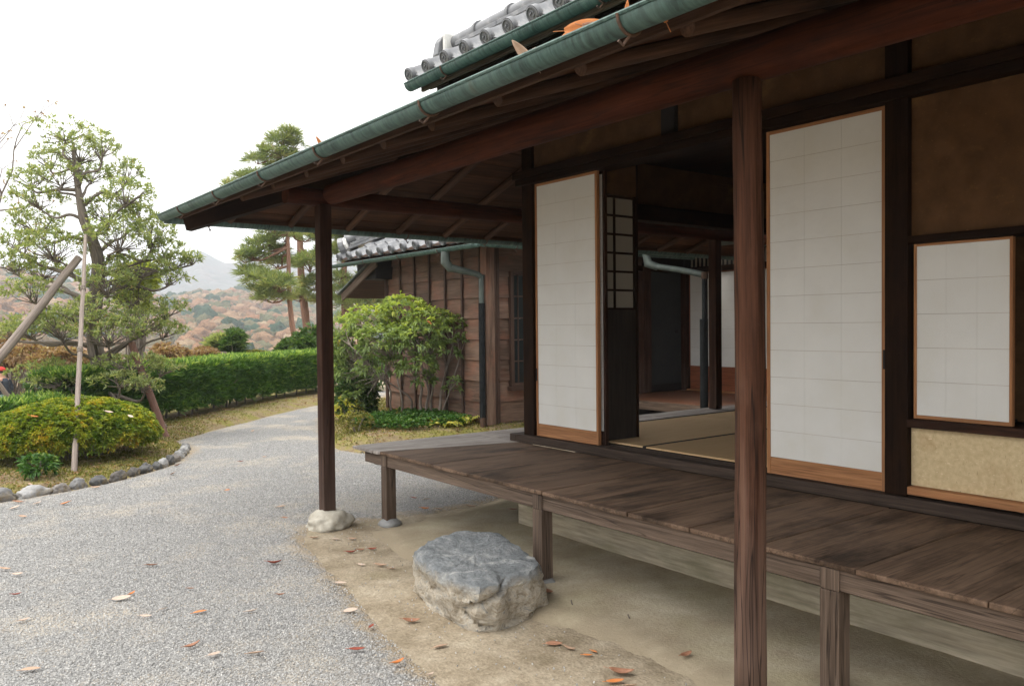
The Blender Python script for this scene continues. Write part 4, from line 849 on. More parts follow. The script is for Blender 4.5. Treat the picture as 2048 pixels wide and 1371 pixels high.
for i, ((x, y), r_, h, lb) in enumerate(KERB):
    cl = rng.uniform(.16, .36); dk = 'dark' in lb; pl = 'pale' in lb or 'whit' in lb or 'light' in lb; cl = .11 if dk else (.36 if pl else .21); tn = .86 if ('tan' in lb or 'brown' in lb) else 1.0
    mm = plain('kerb_stone_%d' % i, (cl*.75, cl*.75*tn**.5, cl*.75*tn), (cl*1.15, cl*1.12*tn**.5, cl*1.1*tn), 19, .9, .9, c3=(.22, .17, .09), c3rng=(.52, .72), c3scale=9)
    j = KERB[min(i+1, len(KERB)-1)][0]; k_ = KERB[max(i-1, 0)][0]; an = math.atan2(j[1]-k_[1], j[0]-k_[0])
    mb = rock((0, 0, 0), (r_*.80, .058, h*.86), i+2, ICO4, .30, 1.5); o = mb.build('kerb_stone', mm, None, smooth=True, origin=(0, 0, 0), label=lb, cat='stone', group='kerb stones along the moss bed'); o.location = (x, y, .012); o.rotation_euler = (0, 0, an)

# ------------------------------------------------------------------ moss, ground cover (uncountable)
def blades(name, n, region, zfun, L, wd, mat_, lean=.7, rnd=None, bias=None):
    P2 = []
    lo = np.min(region, 0); hi = np.max(region, 0)
    while len(P2) < n:
        q = rng.uniform(lo, hi, (n*2, 2)); q = q[poly_sd(q, region) > .03]
        if bias is not None: q = q[rng.random(len(q)) < bias(q)]
        P2 += q.tolist()
    P2 = np.array(P2[:n]); z = zfun(P2); C = np.column_stack([P2, z-.004]); D = np.array([0, 0, 1.])+rng.normal(0, lean, (n, 3)); D[:, 2] = np.abs(D[:, 2])+.25
    return leaves(name, C, D, rng.uniform(.6, 1.3, n)*L, wd, mat_, rnd=rnd, kind='stuff')
nearb = lambda q: np.clip(1.15-(np.linalg.norm(q, axis=1)-8.5)/5, .12, 1)*np.clip(fnoise(q, 1.6, 3)*.9+.62, .05, 1)
blades('moss', 20000, [(-.4, 8.25), (.73, 8.44), (1.17, 8.52), (1.5, 8.66), (1.95, 9.02), (2.25, 9.25), (2.56, 9.72), (2.84, 10.3), (2.92, 10.8), (3.74, 12.2), (6, 14.4), (5.7, 14.8), (2.2, 12.4), (.5, 10.6), (-.5, 10.2)], zbank, .035, .012, M['lf_moss'], bias=nearb)
blades('moss', 12000, ISLE, zisle, .04, .014, M['lf_moss'], bias=lambda q: np.clip(fnoise(q, 1.5, 5)*.8+.6, .05, 1))
# fallen needles and small dead leaves over the beds
def litter(name, n, region, zfun, m, L):
    lo = np.min(region, 0); hi = np.max(region, 0); q = rng.uniform(lo, hi, (n*4, 2)); q = q[poly_sd(q, region) > .02]; q = q[rng.random(len(q)) < np.clip(fnoise(q, 1.1, 13)*1.2+.55, .06, 1)][:n]
    D = rng.normal(0, 1, (len(q), 3)); D[:, 2] = np.abs(D[:, 2])*.15; leaves(name, np.column_stack([q, zfun(q)+.012]), D, rng.uniform(.5, 1.3, len(q))*L, L*.38, m, kind='stuff', fold=.4)
litter('leaf_litter', 4200, [(-.4, 8.35), (.73, 8.5), (1.5, 8.7), (1.95, 9.05), (2.5, 9.75), (2.84, 10.3), (2.9, 11.0), (3.74, 12.15), (6, 14.3), (7.2, 15.5), (6.6, 15.9), (2.2, 12.3), (.5, 10.6), (-.5, 10.2)], zbank, M['lf_brown'], .05)
litter('leaf_litter', 1500, ISLE, zisle, M['lf_brown'], .05)
COVER = [(6.45, 9.3), (5.9, 9.15), (5.3, 9.25), (4.95, 9.7), (5.0, 10.3), (5.6, 10.7), (6.2, 10.9), (6.5, 10.6)]
P2 = rng.uniform((4.9, 9.1), (6.55, 10.9), (3400, 2)); P2 = P2[poly_sd(P2, COVER) > .02]; P2 = P2[rng.random(len(P2)) < np.clip(fnoise(P2, 2.2, 9)*1.1+.75, .08, 1)]
C = np.column_stack([P2, zisle(P2)+rng.uniform(.02, .13, len(P2))]); Pp, Dd = rosette(C, np.tile([0, 0, 1.], (len(C), 1)), 5, 1.2); leaves('ground_cover', Pp, Dd, rng.uniform(.035, .06, len(Pp)), .03, M['lf_cover'], kind='stuff')
# loose plants at the border
def small_plant(name, c, r, h, n, m, label, cat, L=.06, wd=.025, k=6, group=None):
    t_ = empty(name, c, label, cat, group); c = np.array(c, float)
    mb = MB()
    for _ in range(7):
        a = rng.uniform(0, 6.28); e = c+np.array([math.cos(a)*r*.5, math.sin(a)*r*.5, h*.75]); mb.tube([c-np.array([0, 0, .03]), (c+e)/2+rng.normal(0, .015, 3), e], [.007, .005, .003], 5)
    mb.build('stem', M['bark'], t_)
    Pb, Ob = blob(c+np.array([0, 0, h*.55]), (r, r, h*.5), n, -.7, .3); Pp, Dd = rosette(Pb, Ob+np.array([0, 0, .5]), k, 1.0); leaves('foliage', Pp, Dd, rng.uniform(.7, 1.3, len(Pp))*L, wd, m, t_); return t_
def fern(c, label, n=9, L=.38, group='ferns by the outbuilding', seed=0, m='lf_fern'):
    t_ = empty('fern', c, label, 'fern', group); c = np.array(c, float); P_ = []; D_ = []; LL = []; mb = MB()
    for i in range(n):
        a = 6.28*i/n+rng.uniform(-.3, .3); d = np.array([math.cos(a), math.sin(a), 0]); le = L*rng.uniform(.7, 1.15); sd = np.array([-d[1], d[0], 0]); pts = []
        for s_ in np.linspace(0, 1, 16):
            q = c+d*le*s_*.9+np.array([0, 0, le*(.75*s_-.62*s_*s_)]); pts.append(q)
            if s_ > .12:
                for sg in (1, -1): P_.append(q); D_.append(sd*sg+d*.35+np.array([0, 0, -.1])); LL.append(le*.26*(1.08-s_))
        mb.tube(pts, .003, 4, cap=False)
    mb.build('stem', M['bark'], t_); leaves('frond', np.array(P_), np.array(D_), np.array(LL)*1.25, .04, M[m], t_, droop=.1)
fern((6.42, 9.62, .10), 'yellow fern spreading against the foot of the outbuilding near the black pipe', 11, .50)
fern((6.38, 10.15, .10), 'green fern at the foot of the shrub stems', 10, .5, m='lf_cover')
fern((6.05, 9.42, .10), 'yellowing fern nearest the veranda end', 10, .42)
fern((6.15, 9.85, .10), 'orange tinged fern in the middle of the ground cover', 10, .42)
small_plant('small_plant', (4.85, 9.75, .07), .22, .30, 150, M['lf_moss'], 'low yellow-green plant at the front of the moss island', 'plant', .04, .02)
small_plant('small_plant', (1.10, 8.98, .08), .16, .20, 60, M['lf_cover'], 'small green weed under the clipped bush', 'plant', .07, .03)
small_plant('small_plant', (5.35, 11.0, .1), .24, .34, 130, M['lf_fern'], 'yellow-green clump beside the dark shrub', 'plant', .05, .022)

# ------------------------------------------------------------------ trees and shrubs
def curve(pts, n=5):
    pts = [np.array(p, float) for p in pts]; out = []
    for i in range(len(pts)-1):
        p0, p1, p2, p3 = pts[max(i-1, 0)], pts[i], pts[i+1], pts[min(i+2, len(pts)-1)]
        for t in np.linspace(0, 1, n, endpoint=False): out.append(.5*((2*p1)+(-p0+p2)*t+(2*p0-5*p1+4*p2-p3)*t*t+(-p0+3*p1-3*p2+p3)*t**3))
    out.append(pts[-1]); return out
def limb(mb, pts, r0, r1, n=8, sub=5, wob=.06):
    c = curve(pts, sub); mb.tube(c, list(np.linspace(r0, r1, len(c))), n, wob=wob)
def twigs(mb, a, targets, r=.006, sag=.05, n=4):
    a = np.array(a)
    for t_ in targets:
        m_ = a*.45+t_*.55+rng.normal(0, .06, 3)*np.linalg.norm(t_-a)-np.array([0, 0, sag*np.linalg.norm(t_-a)]); mb.tube([a, m_, t_], [r*1.5, r, r*.4], n, cap=False)
DT = 11.2                                                   # distance of the supported garden tree
SC = DT/F_PX
T0 = W(203, 812, DT); T0[2] = .06
tree = empty('broadleaf_tree', T0, 'tiered garden tree with layered leafy branches held up by wooden poles', 'tree')
trunk_px = [(203, 812, 0), (200, 740, 0), (190, 690, .05), (190, 620, .1), (197, 540, .05), (190, 495, 0), (168, 440, -.1), (158, 390, -.1), (150, 330, 0), (146, 285, .05)]
TP_ = [W(u, v, DT+d) for u, v, d in trunk_px]; TP_[0] = T0-np.array([0, 0, .1])
mb = MB(); c_ = curve(TP_, 6); mb.tube(c_, list(np.interp(np.linspace(0, 1, len(c_)), [0, .2, .5, .75, 1], [.125, .10, .085, .05, .018])), 12, wob=.07)
CL = [(130, 262, 75, 26, .0, .35), (160, 300, 75, 34, .1, .7), (98, 318, 40, 24, .2, .45), (205, 290, 30, 30, -.1, .35), (120, 350, 60, 28, -.2, .6), (182, 345, 40, 26, .3, .6), (255, 345, 40, 28, .3, .7), (62, 355, 40, 25, .2, .7), (255, 385, 55, 30, -.2, .9), (75, 395, 55, 26, -.1, .9),
      (220, 420, 60, 34, .2, .9), (278, 425, 40, 28, .3, .8), (70, 440, 55, 34, .3, 1), (105, 490, 65, 36, -.3, 1.1), (35, 480, 40, 30, .5, .8), (240, 470, 70, 38, -.3, 1.1), (305, 465, 50, 34, .2, 1), (330, 500, 40, 26, .4, .8),
      (25, 525, 45, 26, .3, .9), (85, 535, 60, 30, .5, 1), (285, 530, 70, 34, .1, 1.1), (352, 522, 36, 20, .3, .7), (385, 518, 22, 16, .4, .5), (215, 560, 55, 36, -.4, 1), (60, 580, 55, 26, -.5, .9), (345, 555, 40, 16, .2, .5), (265, 590, 50, 30, .2, .9),
      (120, 650, 75, 34, -.5, 1.2), (180, 620, 60, 30, -.7, .9), (215, 660, 70, 34, -.7, 1.2), (60, 655, 55, 28, -.2, .9), (285, 640, 60, 34, -.1, 1.1), (340, 615, 40, 22, .3, .8), (335, 660, 40, 18, .4, .6), (20, 665, 30, 20, .2, .7),
      (260, 725, 70, 20, -.5, .8), (240, 760, 55, 16, -.8, .8), (330, 735, 40, 14, -.2, .5), (110, 735, 50, 18, -.3, .6), (120, 760, 60, 14, -.6, .5), (60, 745, 45, 14, -.2, .45), (290, 770, 40, 12, -.6, .5)]
PS = []; OS_ = []
tr_c = np.array(c_)
for (u, v, ru, rv, dd, dens) in CL:
    c = W(u, v, DT+dd); rx = ru*SC; rz = rv*SC; n = int(24+ru*rv*.044*dens)
    Pb, Ob = blob(c, (rx, rx*.85, rz), n, -.45, .35); PS.append(Pb); OS_.append(Ob*.7+np.array([0, 0, .55]))
    base = c-np.array([0, 0, rz*.75]); k = np.argmin(np.linalg.norm(tr_c-(base-np.array([0, 0, .35]))*np.array([1, 1, 1]), axis=1)); a = tr_c[k]
    mid1 = a*.62+base*.38+np.array([0, 0, .04]); mid2 = a*.28+base*.72-np.array([0, 0, .05]); L_ = np.linalg.norm(base-a)
    if ru > 14: limb(mb, [a, mid1+rng.normal(0, .04, 3), mid2+rng.normal(0, .05, 3), base], .014+.020*min(L_, 1.5), .010, 6, 4)
    pick = Pb[rng.permutation(len(Pb))[:int(8+n*.16)]]
    for q in pick:
        s0 = base*.7+mid2*.3 if rng.random() < .4 else base
        twigs(mb, s0, [q], .005)
mb.build('trunk', M['bark'], tree, smooth=True)
Pa = np.concatenate(PS); Oa = np.concatenate(OS_); Pp, Dd = rosette(Pa, Oa, 8, 1.05, .012)
leaves('crown', Pp, Dd, rng.uniform(.04, .088, len(Pp)), .021, M['lf_tree'], tree, droop=.1)

def pole(name, a, b, r0, r1, m, label, cat='pole', n=12, ties=()):
    mb = MB(); a = np.array(a); b = np.array(b); ts = np.linspace(0, 1, 9); mb.tube([a+(b-a)*t+rng.normal(0, .004, 3) for t in ts], list(np.linspace(r0, r1, 9)), n, wob=.05)
    o = mb.build(name, M[m], None, smooth='auto', label=label, cat=cat, group='poles propping the garden tree')
    for t in ties:
        mb = MB(); c = a+(b-a)*t; d = (b-a)/np.linalg.norm(b-a)
        for k in range(4): mb.tube([c+d*(.018*k), c+d*(.018*k+.014)], r0*1.12, 10)
        mb.build('rope', M['bark'], o)
p0 = np.array((1.405, 9.02, .02)); pole('support_pole', p0, W(172, 470, 10.6), .029, .022, 'pole', 'thin upright pole standing in the clipped bush, tied to the tree trunk', ties=(.45, .72))
pole('support_pole', W(-45, 770, 9.6), W(158, 515, 10.9), .055, .048, 'pole', 'thick pale pole slanting up from the left photo edge into the tree')
pole('support_pole', (2.93, 11.50, -.03), W(262, 684, 11.0), .052, .046, 'poler', 'reddish brown pole leaning against the tree from the hedge side', ties=(.62,))
pole('peg', (2.80, 11.55, .0), (2.95, 11.75, .17), .04, .04, 'pole', 'short pale peg beside the foot of the reddish pole', 'peg')

# clipped azalea mound
A0 = W(148, 862, 8.95); A0[2] = 0
az = empty('azalea_bush', (A0[0], A0[1], .06), 'low mounded clipped bush with yellow-green and orange tips', 'bush')
rx, rz, zc = .86, .40, .335
def azp(n, lo):
    d = unit(rng.normal(0, 1, (n*4, 3))); d = d[d[:, 2] > lo][:n]
    lump = 1+.05*np.array([mnoise.noise(Vector(q*4)) for q in d])
    return np.array([A0[0], A0[1], zc])+d*np.array([rx, rx*.8, rz])*(lump*rng.uniform(.86, 1.02, len(d)))[:, None], unit(d/np.array([rx, rx*.8, rz]))
Pz, Oz = azp(9500, -.30); ex = rng.random(len(Pz)); keep = (Oz[:, 2] > -.25) | (ex < .35); Pz, Oz = Pz[keep], Oz[keep]
Pp, Dd = rosette(Pz, Oz+np.array([0, 0, .25]), 8, 1.0); clus = np.repeat(np.clip(np.array([mnoise.noise(Vector(q*6)) for q in Pz])*.55+.45+rng.normal(0, .13, len(Pz)), 0, 1), 8)
leaves('foliage', Pp, Dd, rng.uniform(.028, .05, len(Pp)), .018, M['lf_azalea'], az, rnd=np.clip(clus+rng.normal(0, .12, len(Pp)), 0, 1))
mb = MB()
for i in range(34):
    a = rng.uniform(0, 6.28); q = rng.uniform(.05, .32); b = np.array([A0[0]+math.cos(a)*q*.6, A0[1]+math.sin(a)*q*.6, .02]); e = np.array([A0[0]+math.cos(a+rng.normal(0, .3))*rx*rng.uniform(.35, .85), A0[1]+math.sin(a)*rx*.8*rng.uniform(.35, .85), zc+rng.uniform(-.08, .15)])
    limb(mb, [b, b*.55+e*.45+np.array([0, 0, .06]), e], .014, .006, 5, 4)
    for _ in range(4): twigs(mb, b*.3+e*.7, [e+rng.normal(0, .1, 3)], .004)
mb.build('stem', M['bark'], az, smooth=True)

# hedges
def hedge(path, h, wdt, z0, n, label, L=.12, seed=0, zoff=0):
    path = np.array(path, float); s_ = np.r_[0, np.cumsum(np.linalg.norm(np.diff(path, axis=0), axis=1))]
    def at(t): return np.column_stack([np.interp(t, s_, path[:, 0]), np.interp(t, s_, path[:, 1])])
    def nrm(t): d = at(t+.05)-at(t-.05); d = d/np.linalg.norm(d, axis=1, keepdims=True); return np.column_stack([-d[:, 1], d[:, 0]])
    t = rng.uniform(0, s_[-1], n); w_ = rng.random(n); face = rng.random(n)
    sect = np.where(face < .42, 0, np.where(face < .80, 1, 2)); hh = h-z0
    off = np.where(sect == 0, rng.uniform(-.03, .05, n), np.where(sect == 1, rng.uniform(0, wdt, n), wdt+rng.uniform(-.05, .03, n))); zz = np.where(sect == 1, h+rng.uniform(-.06, .02, n), z0+hh*rng.random(n)**.85)
    rnd_ = np.clip((zz-(h-.10))/.10, 0, 1)*.07; off = np.where(sect == 0, off+rnd_, np.where(sect == 2, off-rnd_, off))
    a, nn = at(t), nrm(t); lump = np.array([mnoise.noise(Vector((x*2.6, q*3, seed))) for x, q in zip(t, zz)])*.05
    C = np.column_stack([a+nn*(off-np.where(sect == 0, lump, 0))[:, None], zz+np.where(sect == 1, lump, 0)+zoff])
    O = np.column_stack([nn*np.where(sect == 0, -1, np.where(sect == 2, 1, 0))[:, None], np.where(sect == 1, 1.4, .75)])+rng.normal(0, .25, (n, 3))
    root = empty('hedge', (path[0, 0], path[0, 1], zoff), label, 'hedge')
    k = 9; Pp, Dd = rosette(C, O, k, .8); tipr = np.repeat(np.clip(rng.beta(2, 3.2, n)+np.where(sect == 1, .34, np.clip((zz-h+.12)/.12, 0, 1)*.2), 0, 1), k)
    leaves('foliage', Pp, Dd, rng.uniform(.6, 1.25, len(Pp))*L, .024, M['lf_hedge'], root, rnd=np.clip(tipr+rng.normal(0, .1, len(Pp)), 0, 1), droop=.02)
    for q in np.arange(.12, s_[-1], .36):
        b = at(np.array([q]))[0]+nrm(np.array([q]))[0]*wdt*.45+rng.normal(0, .03, 2); mb = MB(); mb.tube([(b[0], b[1], zoff-.02), (b[0]+.02, b[1], zoff+.2), (b[0]+rng.normal(0, .04), b[1]+rng.normal(0, .04), zoff+h*.8)], [.02, .017, .01], 6, wob=.1); mb.build('stem', M['bark'], root)
    # dense dark heart of twigs
    mb = MB()
    for q in np.arange(.1, s_[-1], .07):
        b = at(np.array([q]))[0]+nrm(np.array([q]))[0]*wdt*rng.uniform(.3, .7); e = b+rng.normal(0, .16, 2); mb.tube([(b[0], b[1], zoff+z0*.9), (e[0], e[1], zoff+rng.uniform(z0, h-.08))], [.010, .005], 4, cap=False)
    mb.build('twigs', M['bark'], root)
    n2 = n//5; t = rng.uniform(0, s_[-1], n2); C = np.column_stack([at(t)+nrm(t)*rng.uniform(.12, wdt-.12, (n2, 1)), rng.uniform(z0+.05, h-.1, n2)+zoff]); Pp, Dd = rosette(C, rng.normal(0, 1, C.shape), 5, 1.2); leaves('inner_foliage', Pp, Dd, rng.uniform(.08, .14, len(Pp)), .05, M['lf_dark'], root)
HP = [(1.9, 11.62), (2.55, 12.22), (3.05, 12.68), (4.19, 13.66), (5.98, 15.38), (7.12, 16.12), (8.1, 16.8), (9.6, 17.9)]
hedge(HP, .90, .72, .21, 12000, 'long clipped green hedge along the far side of the gravel path')
hedge([(-2.2, 9.7), (-.6, 10.1), (.7, 10.7), (1.75, 11.5)], .60, .6, .16, 4200, 'lower hedge at the left photo edge behind the mounded bush', seed=4)

# osmanthus by the outbuilding
OB = np.array([5.98, 10.45, .08]); osm = empty('leafy_shrub', OB, 'bright green multi-stemmed shrub in front of the boarded wall', 'shrub')
mb = MB(); PS = []; OS_ = []
DO = float((np.array([5.98, 10.45, 1.0])-CAM)@_f); so_ = DO/F_PX
BL = [(745, 640, 58, 30, .1, 1.0), (805, 615, 55, 22, .0, 1.0), (700, 690, 40, 34, .2, .9), (860, 640, 55, 24, -.1, 1), (770, 680, 60, 34, -.3, 1), (830, 680, 60, 32, -.3, 1), (905, 655, 38, 26, -.1, .9), (935, 645, 24, 22, 0, .6), (700, 740, 34, 36, .2, .8), (760, 730, 50, 30, -.1, .8), (835, 730, 42, 26, -.4, .7), (890, 700, 34, 24, -.2, .45), (720, 790, 38, 26, .2, .7), (850, 760, 24, 16, -.3, .4), (925, 680, 18, 12, -.1, .3), (905, 770, 20, 16, -.2, .25), (800, 600, 14, 10, 0, .6), (690, 650, 26, 20, .3, .7), (680, 700, 22, 40, .3, .7)]
stems = []
for (u0, v0, u1, v1, u2, v2, r) in ((842, 838, 838, 760, 770, 690, .030), (838, 838, 815, 790, 735, 740, .028), (852, 840, 855, 770, 820, 660, .030), (862, 838, 865, 760, 850, 650, .024), (878, 842, 885, 770, 905, 690, .028), (880, 840, 900, 780, 930, 680, .020), (790, 830, 775, 770, 700, 690, .018), (800, 832, 800, 780, 770, 660, .02)):
    a = W(u0, v0, DO+.05); a[2] = .06; m_ = W(u1, v1, DO-.05+rng.normal(0, .06)); e = W(u2, v2, DO+rng.normal(0, .15)); limb(mb, [a, a*.5+m_*.5+rng.normal(0, .015, 3), m_, e], r, .008, 8, 5); stems.append(np.array(curve([m_, e], 6)))
sp_ = np.concatenate(stems)
for (u, v, ru, rv, dd, dens) in BL:
    c = W(u, v, DO+dd); n = int(ru*rv*.062*dens+7); Pb, Ob = blob(c, (ru*so_, ru*so_*.8, rv*so_), n, -.55, .45); PS.append(Pb); OS_.append(Ob*.8+np.array([0, 0, .5]))
    k = np.argmin(np.linalg.norm(sp_-c+np.array([0, 0, .25]), axis=1)); twigs(mb, sp_[k], Pb[rng.permutation(n)[:max(5, n//4)]], .0055, n=5)
mb.build('stem', M['pole'], osm, smooth=True)
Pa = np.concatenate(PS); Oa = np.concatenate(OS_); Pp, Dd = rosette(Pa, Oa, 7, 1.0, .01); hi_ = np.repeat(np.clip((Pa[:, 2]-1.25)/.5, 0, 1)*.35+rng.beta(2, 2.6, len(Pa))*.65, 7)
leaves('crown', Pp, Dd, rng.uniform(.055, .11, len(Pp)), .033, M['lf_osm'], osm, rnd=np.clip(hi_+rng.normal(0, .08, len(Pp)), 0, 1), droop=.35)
small_plant('dark_shrub', (5.55, 11.15, .06), .34, .62, 420, M['lf_dark'], 'small dark green shrub at the left foot of the bright shrub', 'shrub', .075, .035)
small_plant('far_shrub', (8.7, 17.0, -.1), .55, .9, 260, M['lf_dark'], 'dark shrub at the far end of the gravel path', 'shrub', .10, .04)

# pines beyond the hedge
def pine(pts, r0, r1, clumps, D, label, dens=1.0, name='pine_tree'):
    P_ = [W(u, v, D+d) for u, v, d in pts]; b = P_[0].copy(); b[2] = float(drop(b[None, :2])[0])-.1
    t_ = empty(name, (b[0], b[1], b[2]+.1), label, 'pine tree', 'pines beyond the hedge'); mb = MB(); c_ = np.array(curve([b]+P_, 5)); mb.tube(list(c_), list(np.linspace(r0, r1, len(c_))), 9, wob=.06); s_ = D/F_PX; PS = []; OS = []
    for (u, v, ru, rv, dd) in clumps:
        c = W(u, v, D+dd); n = int((ru*rv*.075+8)*dens); Pb, Ob = blob(c, (ru*s_, ru*s_*.8, rv*s_), n, -.35, .3); PS.append(Pb); OS.append(Ob*.5+np.array([0, 0, .7]))
        k = np.argmin(np.linalg.norm(c_-c-np.array([0, 0, .3]), axis=1)); e = c-np.array([0, 0, rv*s_*.6]); limb(mb, [c_[k], c_[k]*.6+e*.4+rng.normal(0, .1, 3), c_[k]*.25+e*.75+rng.normal(0, .08, 3), e], .025+.02*min(2, np.linalg.norm(e-c_[k])), .018, 5, 4)
        twigs(mb, e, Pb[rng.permutation(n)[:max(4, n//5)]], .010)
    mb.build('trunk', M['pinebark'], t_, smooth=True); Pa = np.concatenate(PS); Oa = np.concatenate(OS); k = 16; Pp, Dd = rosette(Pa, Oa, k, 1.15, .02)
    leaves('crown', Pp, Dd, rng.uniform(.2, .40, len(Pp)), .024, M['lf_pine'], t_, rnd=np.clip(np.repeat(rng.beta(2, 2.3, len(Pa)), k)+rng.normal(0, .1, len(Pp)), 0, 1), droop=.05)
pine([(622, 700, 0), (612, 640, 0), (603, 560, 0), (600, 480, 0), (597, 430, 0), (585, 380, .2), (573, 335, .2), (566, 285, .1)], .16, .04,
     [(578, 268, 16, 14, 0), (560, 285, 26, 16, 0), (590, 290, 20, 14, .3), (545, 308, 30, 13, -.3), (580, 318, 30, 16, .2), (515, 322, 26, 10, -.5), (560, 335, 26, 12, .4), (520, 350, 30, 9, .2), (495, 357, 26, 8, -.5), (460, 372, 14, 6, -.6), (540, 362, 36, 10, .3), (610, 330, 14, 12, 0), (640, 470, 24, 12, 0), (650, 505, 22, 14, -.5), (620, 530, 34, 22, -.8), (630, 570, 28, 18, -.5), (600, 595, 24, 14, -.8), (650, 600, 24, 14, 0)], 27, 'tall pine with reddish trunk whose top rises above the eave corner')
pine([(590, 690, 0), (583, 640, 0), (578, 580, 0), (577, 520, 0), (575, 460, 0), (573, 430, 0)], .10, .04,
     [(545, 462, 40, 9, 0), (570, 478, 36, 10, .3), (525, 488, 30, 12, 0), (505, 512, 26, 14, -.2), (545, 505, 36, 12, .4), (490, 520, 14, 9, 0), (555, 528, 32, 14, .6), (500, 548, 26, 13, -.3), (525, 562, 38, 17, -.6), (560, 572, 36, 20, -.8), (545, 596, 34, 16, -.6), (515, 583, 22, 10, -.3), (610, 478, 24, 10, .5)], 24.5, 'thinner pine with drooping needle layers just left of the corner post')
pine([(693, 720, 0), (690, 620, 0), (688, 540, 0), (690, 480, 0), (690, 440, 0)], .15, .06, [(700, 470, 34, 14, 0), (730, 480, 30, 10, .2), (690, 495, 22, 10, 0), (680, 560, 22, 14, 0), (702, 525, 20, 8, 0), (735, 590, 30, 14, .4), (705, 610, 34, 20, 0), (690, 580, 26, 12, 0), (725, 560, 14, 10, .6), (755, 610, 26, 14, .5), (675, 480, 18, 12, .2)], 26, 'pine behind the outbuilding seen right of the corner post', .9)
pine([(722, 720, 0), (715, 600, 0), (722, 520, 0), (730, 460, 0)], .13, .05, [(725, 470, 30, 12, 0), (745, 490, 16, 8, 0), (700, 640, 34, 14, 0), (760, 650, 30, 14, 0)], 29, 'leaning pine close to the outbuilding roof corner', .8)

# shrubs, bare trees, yellow conifer and brown hedgerow beyond the hedge
def far_shrub(u, v, ru, rv, D, m, label, n, L=.16, wd=.05, name='shrub', cat='shrub', k=6, up=.6, stems=6, group=None):
    c = W(u, v, D); s_ = D/F_PX; g0 = float(drop(c[None, :2])[0]); t_ = empty(name, (c[0], c[1], g0), label, cat, group); mb = MB()
    sub_ = []; nb = 7 if ru > 24 and rv > 14 else 3
    for i in range(nb):
        dd = rng.normal(0, .42, 3); dd[2] = rng.uniform(-.5, .55); sub_.append(blob(c+dd*np.array([ru, ru, rv])*s_, np.array([ru, ru*.9, rv])*s_*rng.uniform(.34, .62), max(12, n//nb), -.8, .2))
    Pb = np.concatenate([q[0] for q in sub_]); Ob = np.concatenate([q[1] for q in sub_]); n = len(Pb); b = np.array([c[0], c[1], g0-.05])
    for q in Pb[rng.permutation(n)[:stems*3]]: mb.tube([b+rng.normal(0, .05, 3)*np.array([1, 1, 0]), b*.5+q*.5+rng.normal(0, .05, 3), q], [.03, .018, .006], 5, cap=False)
    mb.build('trunk' if 'tree' in name else 'stem', M['bark'], t_, smooth=True); Pp, Dd = rosette(Pb, Ob*.8+np.array([0, 0, up]), k, .9); leaves('crown' if 'tree' in name else 'foliage', Pp, Dd, rng.uniform(.6, 1.3, len(Pp))*L, wd, m, t_)
far_shrub(265, 585, 36, 58, 15.5, M['lf_yel'], 'yellow-green conifer standing just behind the tiered garden tree', 900, .16, .035, 'conifer_tree', 'tree')
far_shrub(478, 690, 30, 34, 20, M['lf_dark'], 'upright dark green shrub above the hedge, right one of the joined pair', 420, .2, .045, k=7, up=1.3)
far_shrub(437, 695, 32, 26, 20.2, M['lf_tree'], 'spreading yellowish green shrub above the hedge beside the fence post', 380, .2, .04, k=7, up=1.2)
far_shrub(600, 690, 42, 40, 19, M['lf_dark'], 'dark rounded shrub above the hedge left of the corner post', 800, .13, .055)
far_shrub(655, 690, 24, 60, 30, M['lf_fern'], 'golden yellow shrub hidden behind the corner post', 300, .2, .08)
far_shrub(395, 712, 46, 18, 19.4, M['lf_brown'], 'reddish brown withered bush behind the fence rail', 520, .12, .05, up=.3)
far_shrub(330, 712, 50, 22, 18, M['lf_brown'], 'tan dry bush behind the hedge right of the tree trunk', 480, .12, .045, up=.3)
far_shrub(100, 720, 95, 34, 17, M['lf_brown'], 'wide brown leafless hedgerow behind the tree trunk', 900, .13, .045, up=.3)
far_shrub(20, 705, 60, 36, 18, M['lf_brown'], 'rusty brown bush behind the walker at the left edge', 600, .13, .05, up=.3)
far_shrub(540, 712, 40, 12, 21, M['lf_moss'], 'low yellowish bush between the two dark shrubs', 300, .1, .05)
far_shrub(118, 768, 42, 20, 14.5, M['lf_tree'], 'loose green shrub behind the low hedge', 420, .10, .035)
def bare_tree(b, h, label, seed, lean=(0, 0), leafy=.0):
    r_ = random.Random(seed); t_ = empty('bare_tree', b, label, 'tree'); mb = MB(); tips = []
    def go(p, d, L, r, lv):
        q = p+d*L*.5+np.array([r_.gauss(0, .05), r_.gauss(0, .05), r_.gauss(0, .05)])*L; e = q+(d+np.array([r_.gauss(0, .22), r_.gauss(0, .22), .1]))*L*.5
        mb.tube([p, q, e], [r, r*.85, r*.7], 6 if lv < 2 else 4, cap=False)
        if lv >= 5: tips.append(e); return
        for _ in range(r_.choice((2, 2, 3))):
            nd_ = d+np.array([r_.gauss(0, .55), r_.gauss(0, .55), r_.gauss(.08, .35)]); nd_ /= np.linalg.norm(nd_); go(e, nd_, L*r_.uniform(.6, .86), r*.62, lv+1)
    go(np.array(b)-np.array([0, 0, .1]), np.array([lean[0], lean[1], 1.]), h*.28, h*.013, 0); mb.build('trunk', M['bark'], t_, smooth=True)
    tp = np.array(tips); Pp, Dd = rosette(tp, rng.normal(0, 1, tp.shape), 4, 1.2); leaves('crown', Pp, Dd, rng.uniform(.05, .1, len(Pp)), .04, M['lf_brown'], t_)
b1 = W(30, 650, 15); b1[2] = float(drop(b1[None, :2])[0]); bare_tree(b1, 4.6, 'nearly bare dark tree at the left photo edge', 5, (-.1, 0))
